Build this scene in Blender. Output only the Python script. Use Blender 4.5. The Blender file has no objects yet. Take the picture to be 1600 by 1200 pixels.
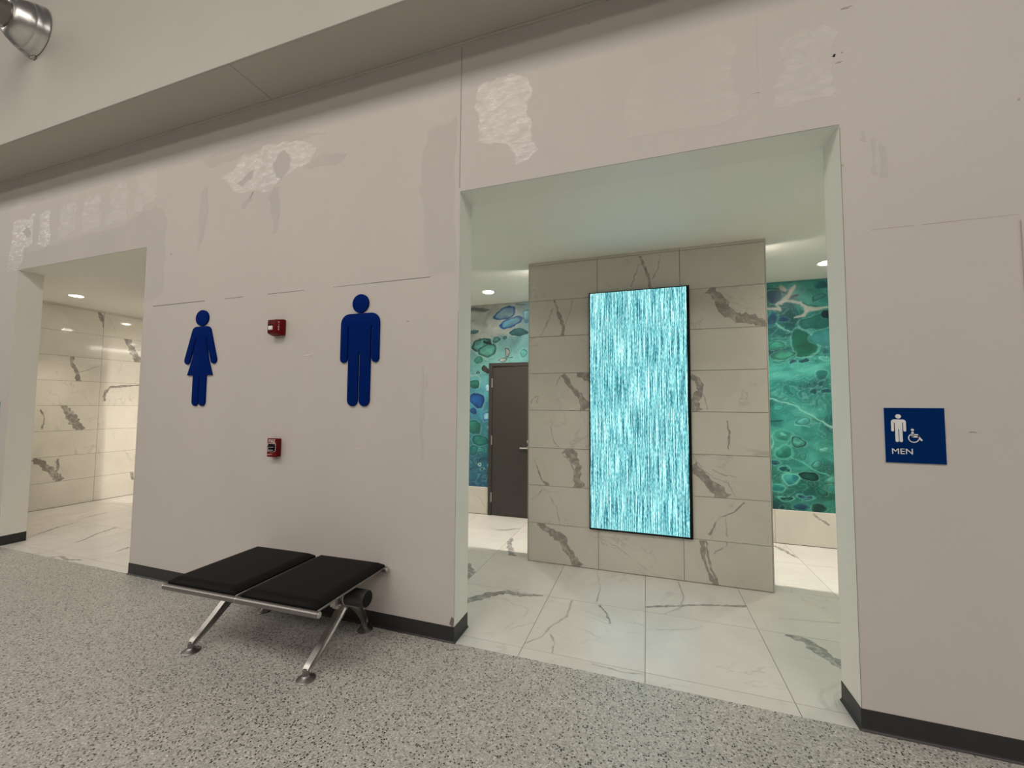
import bpy, bmesh, math, random
import numpy as np
from mathutils import Vector, Matrix
R = math.radians
random.seed(4)
sc = bpy.context.scene
col = sc.collection

# ---------------------------------------------------------------- camera
cd = bpy.data.cameras.new('camera'); cd.sensor_width = 36.0; cd.lens = 14.17; cd.clip_start = 0.02
cam = bpy.data.objects.new('camera', cd); col.objects.link(cam); sc.camera = cam
yaw, pitch, roll = R(18.387), R(3.075), R(0.391)
cam.matrix_world = (Matrix.Translation((0.2835, -2.469, 1.553)) @ Matrix.Rotation(yaw, 4, 'Z')
                    @ Matrix.Rotation(math.pi/2 + pitch, 4, 'X') @ Matrix.Rotation(roll, 4, 'Z'))
# ---------------------------------------------------------------- world, lights, exposure
sc.view_settings.view_transform = 'Standard'; sc.view_settings.look = 'None'
sc.view_settings.gamma = 1.0; sc.view_settings.exposure = 0.0
try: sc.view_settings.use_curve_mapping = False
except Exception: pass
w = bpy.data.worlds.new('hall_air'); sc.world = w; w.use_nodes = True
bg = w.node_tree.nodes['Background']; bg.inputs[0].default_value = (1.0, 0.93, 0.84, 1); bg.inputs[1].default_value = 0.10

def area(name, loc, sx, sy, power, color, rot=(0, 0, 0), spread=None):
    l = bpy.data.lights.new(name, 'AREA'); l.shape = 'RECTANGLE'; l.size = sx; l.size_y = sy
    l.energy = power; l.color = color
    if spread: l.spread = spread
    o = bpy.data.objects.new(name, l); col.objects.link(o); o.location = loc; o.rotation_euler = rot
    return o
HALL = (1.0, 0.925, 0.84)
for x in (-21.0, -14.8, -8.6, -2.5, 3.7, 9.9):           # the hall's row of linear high bay lights
    area('hall_light', (x, -5.2, 7.5), 4.4, 2.4, (165 if x < -6 else 250 if x < 0 else 180), HALL)
for x in (-12, -4, 4):
    area('hall_light', (x, -11.0, 7.5), 4.4, 2.4, 230, HALL)

# ---------------------------------------------------------------- helpers
def mesh_obj(name, verts, faces, mats=None, parent=None, fm=None, smooth=False):
    me = bpy.data.meshes.new(name); me.from_pydata([tuple(v) for v in verts], [], faces)
    for m in (mats if isinstance(mats, (list, tuple)) else [mats]):
        if m: me.materials.append(m)
    if fm: me.polygons.foreach_set('material_index', fm)
    if smooth: me.polygons.foreach_set('use_smooth', [True]*len(me.polygons))
    me.update()
    o = bpy.data.objects.new(name, me); col.objects.link(o)
    if parent: o.parent = parent
    return o
def bm_obj(name, bm, mats=None, parent=None, smooth=False):
    bmesh.ops.recalc_face_normals(bm, faces=bm.faces)
    me = bpy.data.meshes.new(name); bm.to_mesh(me); bm.free()
    for m in (mats if isinstance(mats, (list, tuple)) else [mats]):
        if m: me.materials.append(m)
    if smooth:
        me.polygons.foreach_set('use_smooth', [True]*len(me.polygons))
        me.set_sharp_from_angle(angle=R(38))
    o = bpy.data.objects.new(name, me); col.objects.link(o)
    if parent: o.parent = parent
    return o
def add_box(bm, x0, x1, y0, y1, z0, z1, bevel=0.0, seg=2):
    t = bmesh.new()
    vs = [t.verts.new((x, y, z)) for x in (x0, x1) for y in (y0, y1) for z in (z0, z1)]
    for f in ((0,1,3,2),(4,6,7,5),(0,4,5,1),(2,3,7,6),(0,2,6,4),(1,5,7,3)): t.faces.new([vs[i] for i in f])
    bmesh.ops.recalc_face_normals(t, faces=t.faces)
    if bevel: bmesh.ops.bevel(t, geom=t.edges[:], offset=bevel, segments=seg, affect='EDGES', profile=0.5)
    me = bpy.data.meshes.new('t'); t.to_mesh(me); t.free(); bm.from_mesh(me); bpy.data.meshes.remove(me)
def box(name, x0, x1, y0, y1, z0, z1, m, parent=None, bevel=0.0, seg=2):
    bm = bmesh.new(); add_box(bm, x0, x1, y0, y1, z0, z1, bevel, seg)
    return bm_obj(name, bm, m, parent, smooth=bevel > 0)
def add_prism(bm, pts, y0, y1, bevel=0.0):
    """outline in x,z pushed from y0 (back) to y1 (front)"""
    t = bmesh.new(); n = len(pts)
    a = [t.verts.new((x, y0, z)) for x, z in pts]; b = [t.verts.new((x, y1, z)) for x, z in pts]
    t.faces.new(a); ff = t.faces.new(b[::-1])
    for i in range(n): t.faces.new((a[i], b[i], b[(i+1) % n], a[(i+1) % n]))
    bmesh.ops.recalc_face_normals(t, faces=t.faces)
    if bevel:
        bmesh.ops.bevel(t, geom=[e for e in ff.edges], offset=bevel, segments=2, affect='EDGES', profile=0.5)
    me = bpy.data.meshes.new('t'); t.to_mesh(me); t.free(); bm.from_mesh(me); bpy.data.meshes.remove(me)
def add_lathe(bm, prof, M, n=40):
    """profile of (radius, height) about local z, placed by matrix M"""
    rings = []
    for r, h in prof:
        if r < 1e-6: rings.append([bm.verts.new(M @ Vector((0, 0, h)))])
        else: rings.append([bm.verts.new(M @ Vector((r*math.cos(2*math.pi*i/n), r*math.sin(2*math.pi*i/n), h))) for i in range(n)])
    for a, b in zip(rings, rings[1:]):
        for i in range(n):
            j = (i+1) % n
            if len(a) == 1 and len(b) > 1: bm.faces.new((a[0], b[i], b[j]))
            elif len(b) == 1 and len(a) > 1: bm.faces.new((a[i], a[j], b[0]))
            elif len(a) > 1: bm.faces.new((a[i], a[j], b[j], b[i]))
def add_tube(bm, p, q, r, n=24, cham=0.0):
    p = Vector(p); q = Vector(q); L = (q-p).length
    M = Matrix.Translation(p) @ (q-p).to_track_quat('Z', 'Y').to_matrix().to_4x4()
    c = cham or r*0.15
    add_lathe(bm, [(0, 0), (r-c, 0), (r, c), (r, L-c), (r-c, L), (0, L)], M, n)
def empty(name, loc, rz=0.0):
    o = bpy.data.objects.new(name, None); col.objects.link(o); o.location = loc; o.rotation_euler = (0, 0, rz); o.empty_display_size = 0.1
    return o
def tag(o, label, cat, group=None):
    o['label'] = label; o['category'] = cat
    if group: o['group'] = group
    return o
def struct(o):
    o['kind'] = 'structure'; return o
def text_mesh(body, size, depth, font_scale_x=1.0):
    cu = bpy.data.curves.new('txt', 'FONT'); cu.body = body; cu.size = size; cu.extrude = depth; cu.align_x = 'LEFT'
    o = bpy.data.objects.new('txt', cu); col.objects.link(o)
    dg = bpy.context.evaluated_depsgraph_get()
    me = bpy.data.meshes.new_from_object(o.evaluated_get(dg))
    bpy.data.objects.remove(o); bpy.data.curves.remove(cu)
    return me

# ---------------------------------------------------------------- materials
def new_mat(name):
    m = bpy.data.materials.new(name); m.use_nodes = True; nt = m.node_tree; nt.nodes.clear()
    out = nt.nodes.new('ShaderNodeOutputMaterial'); b = nt.nodes.new('ShaderNodeBsdfPrincipled')
    nt.links.new(b.outputs[0], out.inputs[0]); return m, nt, b
def N(nt, t, **kw):
    n = nt.nodes.new(t)
    for k, v in kw.items():
        if k.startswith('i'): n.inputs[int(k[1:])].default_value = v
        else: setattr(n, k, v)
    return n
def lin(c):
    return tuple(((v/255+0.055)/1.055)**2.4 if v/255 > 0.04045 else v/255/12.92 for v in c)
def ramp(nt, fac, stops, interp='LINEAR'):
    n = nt.nodes.new('ShaderNodeValToRGB'); n.color_ramp.interpolation = interp; cr = n.color_ramp
    while len(cr.elements) < len(stops): cr.elements.new(0.5)
    for e, (p, c) in zip(cr.elements, stops): e.position = p; e.color = (*c, 1) if len(c) == 3 else c
    nt.links.new(fac, n.inputs[0]); return n
def pos(nt): return nt.nodes.new('ShaderNodeNewGeometry').outputs['Position']
def noise(nt, vec, scale, detail=4, rough=0.5, dist=0.0):
    n = N(nt, 'ShaderNodeTexNoise'); n.inputs['Scale'].default_value = scale; n.inputs['Detail'].default_value = detail
    n.inputs['Roughness'].default_value = rough; n.inputs['Distortion'].default_value = dist
    nt.links.new(vec, n.inputs['Vector']); return n.outputs[0]
def mapv(nt, vec, scale): 
    n = N(nt, 'ShaderNodeMapping'); n.inputs['Scale'].default_value = scale; nt.links.new(vec, n.inputs[0]); return n.outputs[0]
def mix(nt, fac, a, b):
    n = N(nt, 'ShaderNodeMix', data_type='RGBA')
    for s, v in ((n.inputs[0], fac), (n.inputs[6], a), (n.inputs[7], b)):
        if hasattr(v, 'node'): nt.links.new(v, s)
        else: s.default_value = v if not isinstance(v, tuple) else (*v, 1) if len(v) == 3 else v
    return n.outputs[2]
def bump(nt, b, h, strength, dist=0.01):
    n = N(nt, 'ShaderNodeBump'); n.inputs['Strength'].default_value = strength; n.inputs['Distance'].default_value = dist
    nt.links.new(h, n.inputs['Height']); nt.links.new(n.outputs[0], b.inputs['Normal'])
def simple(name, c, rough=0.5, metal=0.0, var=0.06, scale=9.0, bumpy=0.0, spec=0.5):
    m, nt, b = new_mat(name); p = pos(nt); n = noise(nt, p, scale, 3)
    lo = tuple(v*(1-var) for v in c); hi = tuple(min(1, v*(1+var)) for v in c)
    r = ramp(nt, n, [(0.3, lo), (0.7, hi)]); nt.links.new(r.outputs[0], b.inputs['Base Color'])
    b.inputs['Roughness'].default_value = rough; b.inputs['Metallic'].default_value = metal
    b.inputs['Specular IOR Level'].default_value = spec
    if bumpy: bump(nt, b, noise(nt, p, 160, 2), bumpy, 0.002)
    return m
def emis(name, c, s):
    m, nt, b = new_mat(name); b.inputs['Base Color'].default_value = (*c, 1)
    b.inputs['Emission Color'].default_value = (*c, 1); b.inputs['Emission Strength'].default_value = s
    return m

WALLC = (0.578, 0.535, 0.505)
def paint(name, c, rough, var, bumpy, sheen=0.06):
    m, nt, b = new_mat(name); p = pos(nt)
    big = noise(nt, mapv(nt, p, (1, 1, 0.55)), 1.6, 5, 0.6)
    c1 = ramp(nt, big, [(0.30, tuple(v*(1-var) for v in c)), (0.70, tuple(v*(1+var) for v in c))]).outputs[0]
    fine = noise(nt, p, 60, 3)
    c2 = ramp(nt, fine, [(0.3, (0.975,)*3), (0.7, (1.0,)*3)]).outputs[0]
    mm = N(nt, 'ShaderNodeMix', data_type='RGBA', blend_type='MULTIPLY'); mm.inputs[0].default_value = 1
    nt.links.new(c1, mm.inputs[6]); nt.links.new(c2, mm.inputs[7]); nt.links.new(mm.outputs[2], b.inputs['Base Color'])
    rn = noise(nt, mapv(nt, p, (1, 1, 2.2)), 11, 5, 0.65, 0.4)
    rr = ramp(nt, rn, [(0.34, (max(0.05, rough-0.6*sheen),)*3), (0.66, (min(1, rough+0.6*sheen),)*3)]); nt.links.new(rr.outputs[0], b.inputs['Roughness'])
    h = noise(nt, mapv(nt, p, (1, 1, 3)), 22, 4, 0.6); bump(nt, b, h, bumpy, 0.004)
    return m
M_WALL = paint('wall_paint', WALLC, 0.55, 0.025, 0.12)
M_GLOSS = paint('primer_coat', tuple(v*1.04 for v in WALLC), 0.34, 0.06, 0.5, 0.28)  # glossy primer; both coats' colour also lifted a little to suggest sheen
M_GLOSS2 = paint('primer_coat_thin', tuple(v*1.015 for v in WALLC), 0.46, 0.03, 0.3, 0.2)
M_DULL = paint('rubbed_primer', tuple(v*0.93 for v in WALLC), 0.62, 0.05, 0.15)
M_MATTE = paint('matte_primer', tuple(v*0.955 for v in WALLC), 0.7, 0.03, 0.1)
M_SCUFF = paint('scuffed_paint', (0.44, 0.40, 0.345), 0.6, 0.10, 0.2)
M_JAMB = paint('jamb_paint', (0.84, 0.83, 0.77), 0.5, 0.015, 0.06)
M_CEIL = paint('ceiling_paint', (0.86, 0.85, 0.79), 0.6, 0.01, 0.04)
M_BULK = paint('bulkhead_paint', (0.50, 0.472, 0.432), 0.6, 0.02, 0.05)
M_SEAM = simple('seam', (0.17, 0.15, 0.13), 0.7)
M_CHIP = simple('chipped_plaster', (0.70, 0.66, 0.60), 0.7)
M_BASE = simple('black_rubber_base', (0.022, 0.022, 0.023), 0.45)
M_GROUT = simple('grout', (0.16, 0.145, 0.125), 0.9)
M_GROUTF = simple('floor_grout', (0.19, 0.175, 0.155), 0.9)
M_STEEL = simple('brushed_metal', (0.60, 0.59, 0.57), 0.30, 1.0, 0.05, 40)
M_ALU = simple('cast_aluminium', (0.42, 0.405, 0.385), 0.33, 1.0, 0.06, 25)
M_RAIL = simple('satin_tube', (0.27, 0.262, 0.25), 0.40, 1.0, 0.04, 30)
M_BEAM = simple('grey_beam', (0.05, 0.05, 0.05), 0.42, 0.4)
M_PAD = simple('black_vinyl', (0.0065, 0.0062, 0.006), 0.55, 0, 0.2, 30, 0.2, 0.10)
M_BLACK = simple('black_plastic', (0.006, 0.006, 0.006), 0.5, 0, .05, 9, 0, 0.15)
M_BLUE = simple('blue_acrylic', (0.0004, 0.0155, 0.135), 0.7, 0, 0.03, 9, 0, 0.03)
M_SIGN = simple('blue_sign_face', (0.0005, 0.022, 0.118), 0.7, 0, 0.03, 9, 0, 0.03)
M_SIGNE = simple('clear_acrylic_edge', (0.55, 0.62, 0.72), 0.25)
M_WHITE = simple('white_lettering', (0.74, 0.74, 0.74), 0.5)
M_RED = simple('red_plastic', (0.135, 0.0025, 0.003), 0.4, 0, 0.05, 9, 0, 0.16)
M_LENS = simple('strobe_lens', (0.88, 0.88, 0.86), 0.12)
M_DOOR = simple('dark_grey_door_paint', (0.034, 0.031, 0.028), 0.45, 0, 0.05)
M_HINGE = simple('hinge_metal', (0.50, 0.48, 0.45), 0.3, 1.0)
M_LAMP = emis('lamp_lens', (1.0, 0.95, 0.86), 45.0)
M_STRIP = emis('strip_lens', (1.0, 0.93, 0.82), 30.0)
M_LED = emis('led_strip', (1.0, 0.91, 0.80), 680.0)
M_TRIMW = simple('white_trim', (0.8, 0.79, 0.76), 0.4)

def marble(name, c, rough, veins=1.0):
    m, nt, b = new_mat(name)
    oi = N(nt, 'ShaderNodeObjectInfo')
    add = N(nt, 'ShaderNodeVectorMath', operation='MULTIPLY_ADD')
    cb = N(nt, 'ShaderNodeCombineXYZ'); nt.links.new(oi.outputs['Random'], cb.inputs[0]); nt.links.new(oi.outputs['Random'], cb.inputs[1]); nt.links.new(oi.outputs['Random'], cb.inputs[2])
    nt.links.new(cb.outputs[0], add.inputs[0]); add.inputs[1].default_value = (31, 57, 23); nt.links.new(pos(nt), add.inputs[2])
    v = add.outputs[0]
    cloud = noise(nt, v, 1.7, 5, 0.6, 0.8)
    c1 = ramp(nt, cloud, [(0.32, tuple(x*0.90 for x in c)), (0.66, c)]).outputs[0]
    # thin pale veins: the level line of a distorted noise
    vn = noise(nt, v, 1.35, 6, 0.55, 1.1)
    sub = N(nt, 'ShaderNodeMath', operation='SUBTRACT', i1=0.5); nt.links.new(vn, sub.inputs[0])
    ab = N(nt, 'ShaderNodeMath', operation='ABSOLUTE'); nt.links.new(sub.outputs[0], ab.inputs[0])
    brk = noise(nt, v, 2.6, 2)
    line = ramp(nt, ab.outputs[0], [(0.0, (1, 1, 1)), (0.012, (0, 0, 0))]).outputs[0]
    gate = ramp(nt, brk, [(0.46, (0, 0, 0)), (0.62, (0.55*veins,)*3)]).outputs[0]
    mu = N(nt, 'ShaderNodeMath', operation='MULTIPLY'); nt.links.new(line, mu.inputs[0]); nt.links.new(gate, mu.inputs[1])
    c2 = mix(nt, mu.outputs[0], c1, tuple(x*y for x, y in zip(c, (0.60, 0.59, 0.60))))
    nt.links.new(c2, b.inputs['Base Color']); b.inputs['Roughness'].default_value = rough
    return m
def vein_mat(name, c, base, rough):
    m, nt, b = new_mat(name); p = pos(nt)
    n1 = noise(nt, p, 14, 6, 0.65, 1.2)
    cc = ramp(nt, n1, [(0.28, tuple(x*0.72 for x in c)), (0.50, c), (0.64, tuple((x+y)*0.5 for x, y in zip(c, base)))]).outputs[0]
    nt.links.new(cc, b.inputs['Base Color']); b.inputs['Roughness'].default_value = rough; return m
MB = (0.80, 0.775, 0.735)
M_MARW = marble('marble_wall', (0.62, 0.59, 0.53), 0.32)
M_MARG = marble('marble_polished', (0.70, 0.67, 0.60), 0.07)
M_MARF = marble('marble_floor', (0.655, 0.635, 0.60), 0.22, 0.8)
M_VEIN = vein_mat('marble_vein', (0.31, 0.275, 0.25), (0.62, 0.59, 0.53), 0.32)
M_VEING = vein_mat('marble_vein_polished', (0.27, 0.25, 0.225), (0.70, 0.66, 0.575), 0.07)
M_VEINF = vein_mat('marble_vein_floor', (0.30, 0.29, 0.28), (0.655, 0.635, 0.60), 0.22)
M_VTHIN = simple('marble_hairline', (0.42, 0.385, 0.355), 0.3, 0, 0.15, 20)

def terrazzo():
    m, nt, b = new_mat('terrazzo'); p = pos(nt)
    def vor(scale, seed):
        mp = N(nt, 'ShaderNodeMapping'); mp.inputs['Location'].default_value = (seed, seed*1.7, 0); nt.links.new(p, mp.inputs[0])
        wv = N(nt, 'ShaderNodeTexNoise'); wv.inputs['Scale'].default_value = scale*1.1; nt.links.new(mp.outputs[0], wv.inputs['Vector'])
        ad = N(nt, 'ShaderNodeVectorMath', operation='MULTIPLY_ADD'); nt.links.new(wv.outputs[1], ad.inputs[0]); ad.inputs[1].default_value = (0.7/scale,)*3; nt.links.new(mp.outputs[0], ad.inputs[2])
        v = N(nt, 'ShaderNodeTexVoronoi'); v.voronoi_dimensions = '2D'; v.inputs['Scale'].default_value = scale; nt.links.new(ad.outputs[0], v.inputs['Vector'])
        s = N(nt, 'ShaderNodeSeparateColor'); nt.links.new(v.outputs['Color'], s.inputs[0]); return v.outputs['Distance'], s.outputs[0], s.outputs[1]
    d, r1, r2 = vor(165, 3.0)
    base = ramp(nt, r1, [(0.0, (0.27, 0.26, 0.24)), (0.2, (0.38, 0.37, 0.34)), (0.5, (0.445, 0.434, 0.400)), (0.8, (0.51, 0.50, 0.465)), (0.97, (0.64, 0.63, 0.60))], 'CONSTANT').outputs[0]
    d2, q1, q2 = vor(96, 9.0)
    chip = ramp(nt, q1, [(0.0, (1, 1, 1)), (0.14, (0, 0, 0))], 'CONSTANT').outputs[0]
    size = ramp(nt, d2, [(0.34, (1, 1, 1)), (0.46, (0, 0, 0))]).outputs[0]
    mu = N(nt, 'ShaderNodeMath', operation='MULTIPLY'); nt.links.new(chip, mu.inputs[0]); nt.links.new(size, mu.inputs[1])
    dark = ramp(nt, q2, [(0.0, (0.014, 0.016, 0.024)), (0.55, (0.035, 0.034, 0.034)), (0.8, (0.09, 0.085, 0.078))], 'CONSTANT').outputs[0]
    c = mix(nt, mu.outputs[0], base, dark)
    nt.links.new(c, b.inputs['Base Color']); b.inputs['Roughness'].default_value = 0.42
    return m
M_TERR = terrazzo()

def water_screen():
    m, nt, b = new_mat('falling_water_picture'); p = pos(nt)
    n1 = noise(nt, mapv(nt, p, (125, 0, 2.6)), 1.0, 4, 0.65)
    n2 = noise(nt, mapv(nt, p, (175, 0, 30)), 1.0, 2, 0.5)
    n3 = noise(nt, mapv(nt, p, (9, 0, 1.6)), 1.0, 3, 0.5)
    a = N(nt, 'ShaderNodeMath', operation='MULTIPLY_ADD', i1=0.44); nt.links.new(n2, a.inputs[0])
    a2 = N(nt, 'ShaderNodeMath', operation='MULTIPLY_ADD', i1=1.08, i2=-0.275); nt.links.new(n1, a2.inputs[0]); nt.links.new(a2.outputs[0], a.inputs[2])
    a3 = N(nt, 'ShaderNodeMath', operation='MULTIPLY_ADD', i1=0.10, i2=-0.05); nt.links.new(n3, a3.inputs[0])
    s = N(nt, 'ShaderNodeMath', operation='ADD'); nt.links.new(a.outputs[0], s.inputs[0]); nt.links.new(a3.outputs[0], s.inputs[1])
    c = ramp(nt, s.outputs[0], [(0.33, lin((24, 74, 92))), (0.42, lin((58, 132, 146))), (0.49, lin((112, 196, 202))), (0.56, lin((165, 238, 236))), (0.66, lin((238, 255, 252)))]).outputs[0]
    b.inputs['Base Color'].default_value = (0.01, 0.01, 0.01, 1); b.inputs['Roughness'].default_value = 0.25
    nt.links.new(c, b.inputs['Emission Color']); b.inputs['Emission Strength'].default_value = 1.25
    return m
M_WATER = water_screen()
def attr_mat(name, attr, rough):
    m, nt, b = new_mat(name); a = N(nt, 'ShaderNodeVertexColor', layer_name=attr)
    g = noise(nt, pos(nt), 90, 3); gr = ramp(nt, g, [(0.3, (0.94,)*3), (0.7, (1.0,)*3)]).outputs[0]
    mm = N(nt, 'ShaderNodeMix', data_type='RGBA', blend_type='MULTIPLY'); mm.inputs[0].default_value = 1
    nt.links.new(a.outputs[0], mm.inputs[6]); nt.links.new(gr, mm.inputs[7]); nt.links.new(mm.outputs[2], b.inputs['Base Color'])
    b.inputs['Roughness'].default_value = rough; return m

# veins of single tiles (u, v, width in metres), cells and streaks of the mural
VEINS = {'feature': [[(0.244, 2.994, 0.0215), (0.286, 2.872, 0.0275), (0.328, 2.752, 0.0304), (0.334, 2.667, 0.0364)], [(0.428, 2.988, 0.0091), (0.401, 2.853, 0.0091), (0.35, 2.75, 0.0091)], [(0.236, 2.917, 0.0138), (0.191, 2.796, 0.0138), (0.153, 2.698, 0.0138)], [(-0.595, 2.626, 0.0196), (-0.542, 2.471, 0.0292), (-0.497, 2.354, 0.0355), (-0.504, 2.26, 0.0419)], [(-0.406, 2.609, 0.0096), (-0.436, 2.481, 0.0096), (-0.488, 2.37, 0.0097)], [(-0.608, 2.541, 0.013), (-0.666, 2.397, 0.0131), (-0.733, 2.268, 0.0131)], [(0.835, 2.62, 0.0726), (0.912, 2.537, 0.0864), (0.974, 2.416, 0.1001), (1.062, 2.339, 0.0851), (1.186, 2.331, 0.0771), (1.288, 2.247, 0.0486)], [(-0.497, 1.872, 0.0561), (-0.42, 1.74, 0.0445), (-0.341, 1.66, 0.0505), (-0.26, 1.535, 0.1487)], [(-0.364, 1.86, 0.0396), (-0.231, 1.841, 0.0941)], [(-0.574, 1.757, 0.0097), (-0.533, 1.854, 0.0096)], [(0.676, 1.841, 0.0437), (0.742, 1.774, 0.0651), (0.754, 1.695, 0.0577), (0.697, 1.601, 0.0724), (0.724, 1.514, 0.0865)], [(0.767, 1.695, 0.0086), (0.809, 1.522, 0.0086)], [(-0.832, 1.579, 0.0098), (-0.807, 1.637, 0.0098), (-0.756, 1.645, 0.0098), (-0.773, 1.58, 0.0098)], [(-0.469, 1.133, 0.1108), (-0.405, 1.063, 0.0944), (-0.35, 0.956, 0.0626), (-0.358, 0.832, 0.0703), (-0.332, 0.76, 0.1169)], [(-0.517, 1.089, 0.0127), (-0.421, 0.999, 0.0126), (-0.382, 0.877, 0.0125)], [(-0.796, 1.013, 0.0081), (-0.72, 0.809, 0.0161), (-0.649, 0.757, 0.0352)], [(0.67, 1.026, 0.0791), (0.741, 0.945, 0.0928), (0.843, 0.853, 0.0848), (0.936, 0.751, 0.119)], [(0.678, 1.105, 0.0086), (0.755, 1.002, 0.0086), (0.844, 0.923, 0.0085), (0.957, 0.888, 0.0084), (1.017, 0.769, 0.0083)], [(0.832, 0.999, 0.0071), (0.921, 0.962, 0.007), (1.021, 0.945, 0.007)], [(-0.76, 0.381, 0.0641), (-0.613, 0.307, 0.0792), (-0.532, 0.261, 0.0944), (-0.453, 0.147, 0.0702), (-0.352, 0.0, 0.0927)], [(0.742, 0.373, 0.0396), (0.749, 0.246, 0.0353), (0.779, 0.126, 0.0281), (0.846, 0.004, 0.0558)], [(0.777, 0.374, 0.0169), (0.787, 0.251, 0.0169), (0.811, 0.13, 0.0168), (0.871, 0.005, 0.0167)], [(0.941, 0.406, 0.0083), (0.934, 0.351, 0.0083), (0.832, 0.27, 0.0084)], [(1.084, 0.733, 0.0138), (1.002, 0.644, 0.0083), (0.876, 0.578, 0.007), (0.803, 0.425, 0.0197)], [(0.932, 0.583, 0.0084), (0.942, 0.42, 0.0084)], [(0.961, 1.433, 0.0085), (0.978, 1.335, 0.0169), (0.963, 1.18, 0.0084)], [(-0.638, 0.657, 0.008), (-0.565, 0.537, 0.0079), (-0.536, 0.381, 0.0079)], [(-0.712, 0.714, 0.008), (-0.761, 0.655, 0.008), (-0.828, 0.61, 0.0081)], [(-0.631, 1.355, 0.0096), (-0.598, 1.213, 0.0096), (-0.546, 1.135, 0.0096)], [(-0.131, 0.289, 0.0046), (0.016, 0.232, 0.0045), (0.159, 0.132, 0.0045), (0.354, 0.013, 0.0044)]], 'floor': [[(-1.09, 0.532, 0.0342), (-0.971, 0.692, 0.0425), (-0.835, 0.805, 0.0361), (-0.703, 0.785, 0.0284), (-0.533, 0.834, 0.0142)], [(0.259, 0.904, 0.0134), (0.519, 1.023, 0.0135), (0.756, 1.115, 0.0136), (1.017, 1.187, 0.0135)], [(1.171, 0.825, 0.0118), (1.283, 0.785, 0.0499), (1.323, 0.666, 0.0512), (1.4, 0.515, 0.041)], [(-0.294, 0.824, 0.0069), (-0.292, 0.569, 0.0064), (-0.372, 0.397, 0.0061), (-0.399, 0.257, 0.0058), (-0.495, 0.137, 0.0056)], [(-0.352, 0.309, 0.0059), (-0.302, 0.22, 0.0057), (-0.294, 0.099, 0.0054)], [(-0.079, 0.825, 0.009), (-0.014, 0.709, 0.0086), (0.029, 0.576, 0.0082)], [(0.533, 1.539, 0.0065), (0.565, 1.201, 0.0059), (0.516, 0.984, 0.0056), (0.365, 0.818, 0.0054)], [(0.263, 0.578, 0.004), (0.55, 0.677, 0.004), (0.652, 0.763, 0.0041)], [(-1.401, 1.246, 0.0283), (-1.274, 1.072, 0.043), (-1.254, 0.926, 0.0207)], [(-0.041, 0.076, 0.0043), (0.12, 0.061, 0.0042), (0.259, 0.077, 0.0042)], [(1.191, 1.062, 0.0043), (1.399, 1.092, 0.0042), (1.607, 1.135, 0.0042)], [(-0.174, 1.458, 0.0054), (-0.1, 1.135, 0.0049), (-0.106, 0.865, 0.0046)], [(-1.565, 2.305, 0.0096), (-1.39, 2.388, 0.0194), (-1.239, 2.503, 0.0118)], [(-1.236, 2.111, 0.0218), (-1.203, 1.941, 0.0385), (-1.097, 1.696, 0.0396)], [(-1.125, 1.71, 0.0199), (-1.037, 1.576, 0.0416)], [(1.633, 2.852, 0.018), (1.692, 2.717, 0.029), (1.762, 2.476, 0.0088)], [(1.837, 2.768, 0.0046), (1.93, 2.635, 0.0045), (2.101, 2.497, 0.0043)], [(-6.527, 0.309, 0.0048), (-6.581, 0.433, 0.015), (-6.699, 0.61, 0.0156), (-6.754, 0.825, 0.0081)], [(-6.885, 0.87, 0.0055), (-6.958, 1.074, 0.0115), (-6.988, 1.236, 0.0118)], [(-5.741, 0.306, 0.0046), (-5.781, 0.42, 0.0141), (-5.92, 0.606, 0.0148), (-6.001, 0.815, 0.0181), (-6.074, 1.02, 0.0337)], [(-4.972, 0.247, 0.0043), (-5.028, 0.444, 0.018)], [(-5.44, -0.015, 0.0063), (-5.34, 0.056, 0.0126), (-5.172, 0.013, 0.0185), (-5.029, 0.063, 0.0082)]], 'left': [[(1.51, 3.01, 0.0377), (1.569, 2.866, 0.0607), (1.61, 2.682, 0.0191)], [(1.232, 2.26, 0.0395), (1.224, 2.164, 0.043), (1.291, 2.026, 0.0398), (1.315, 1.882, 0.058)], [(1.158, 1.515, 0.0807), (1.285, 1.288, 0.1187), (1.379, 1.123, 0.1295)], [(0.89, 0.747, 0.0683), (1.06, 0.574, 0.0963), (1.19, 0.388, 0.0893)], [(1.142, 0.716, 0.0267), (1.149, 0.561, 0.0266), (1.111, 0.502, 0.0265)], [(1.765, 3.052, 0.0696), (1.889, 3.018, 0.0506)], [(1.895, 2.642, 0.0808), (1.989, 2.41, 0.1021), (2.095, 2.257, 0.0931)], [(1.648, 1.579, 0.0242), (1.642, 1.71, 0.0387), (1.714, 1.81, 0.0342), (2.122, 1.865, 0.0259)], [(2.056, 0.389, 0.0507), (2.096, 0.247, 0.0509)], [(0.925, 1.45, 0.0173), (0.977, 1.319, 0.0174), (0.954, 1.169, 0.0173)], [(1.285, 1.997, 0.0092), (1.601, 2.167, 0.0096)]]}
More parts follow.
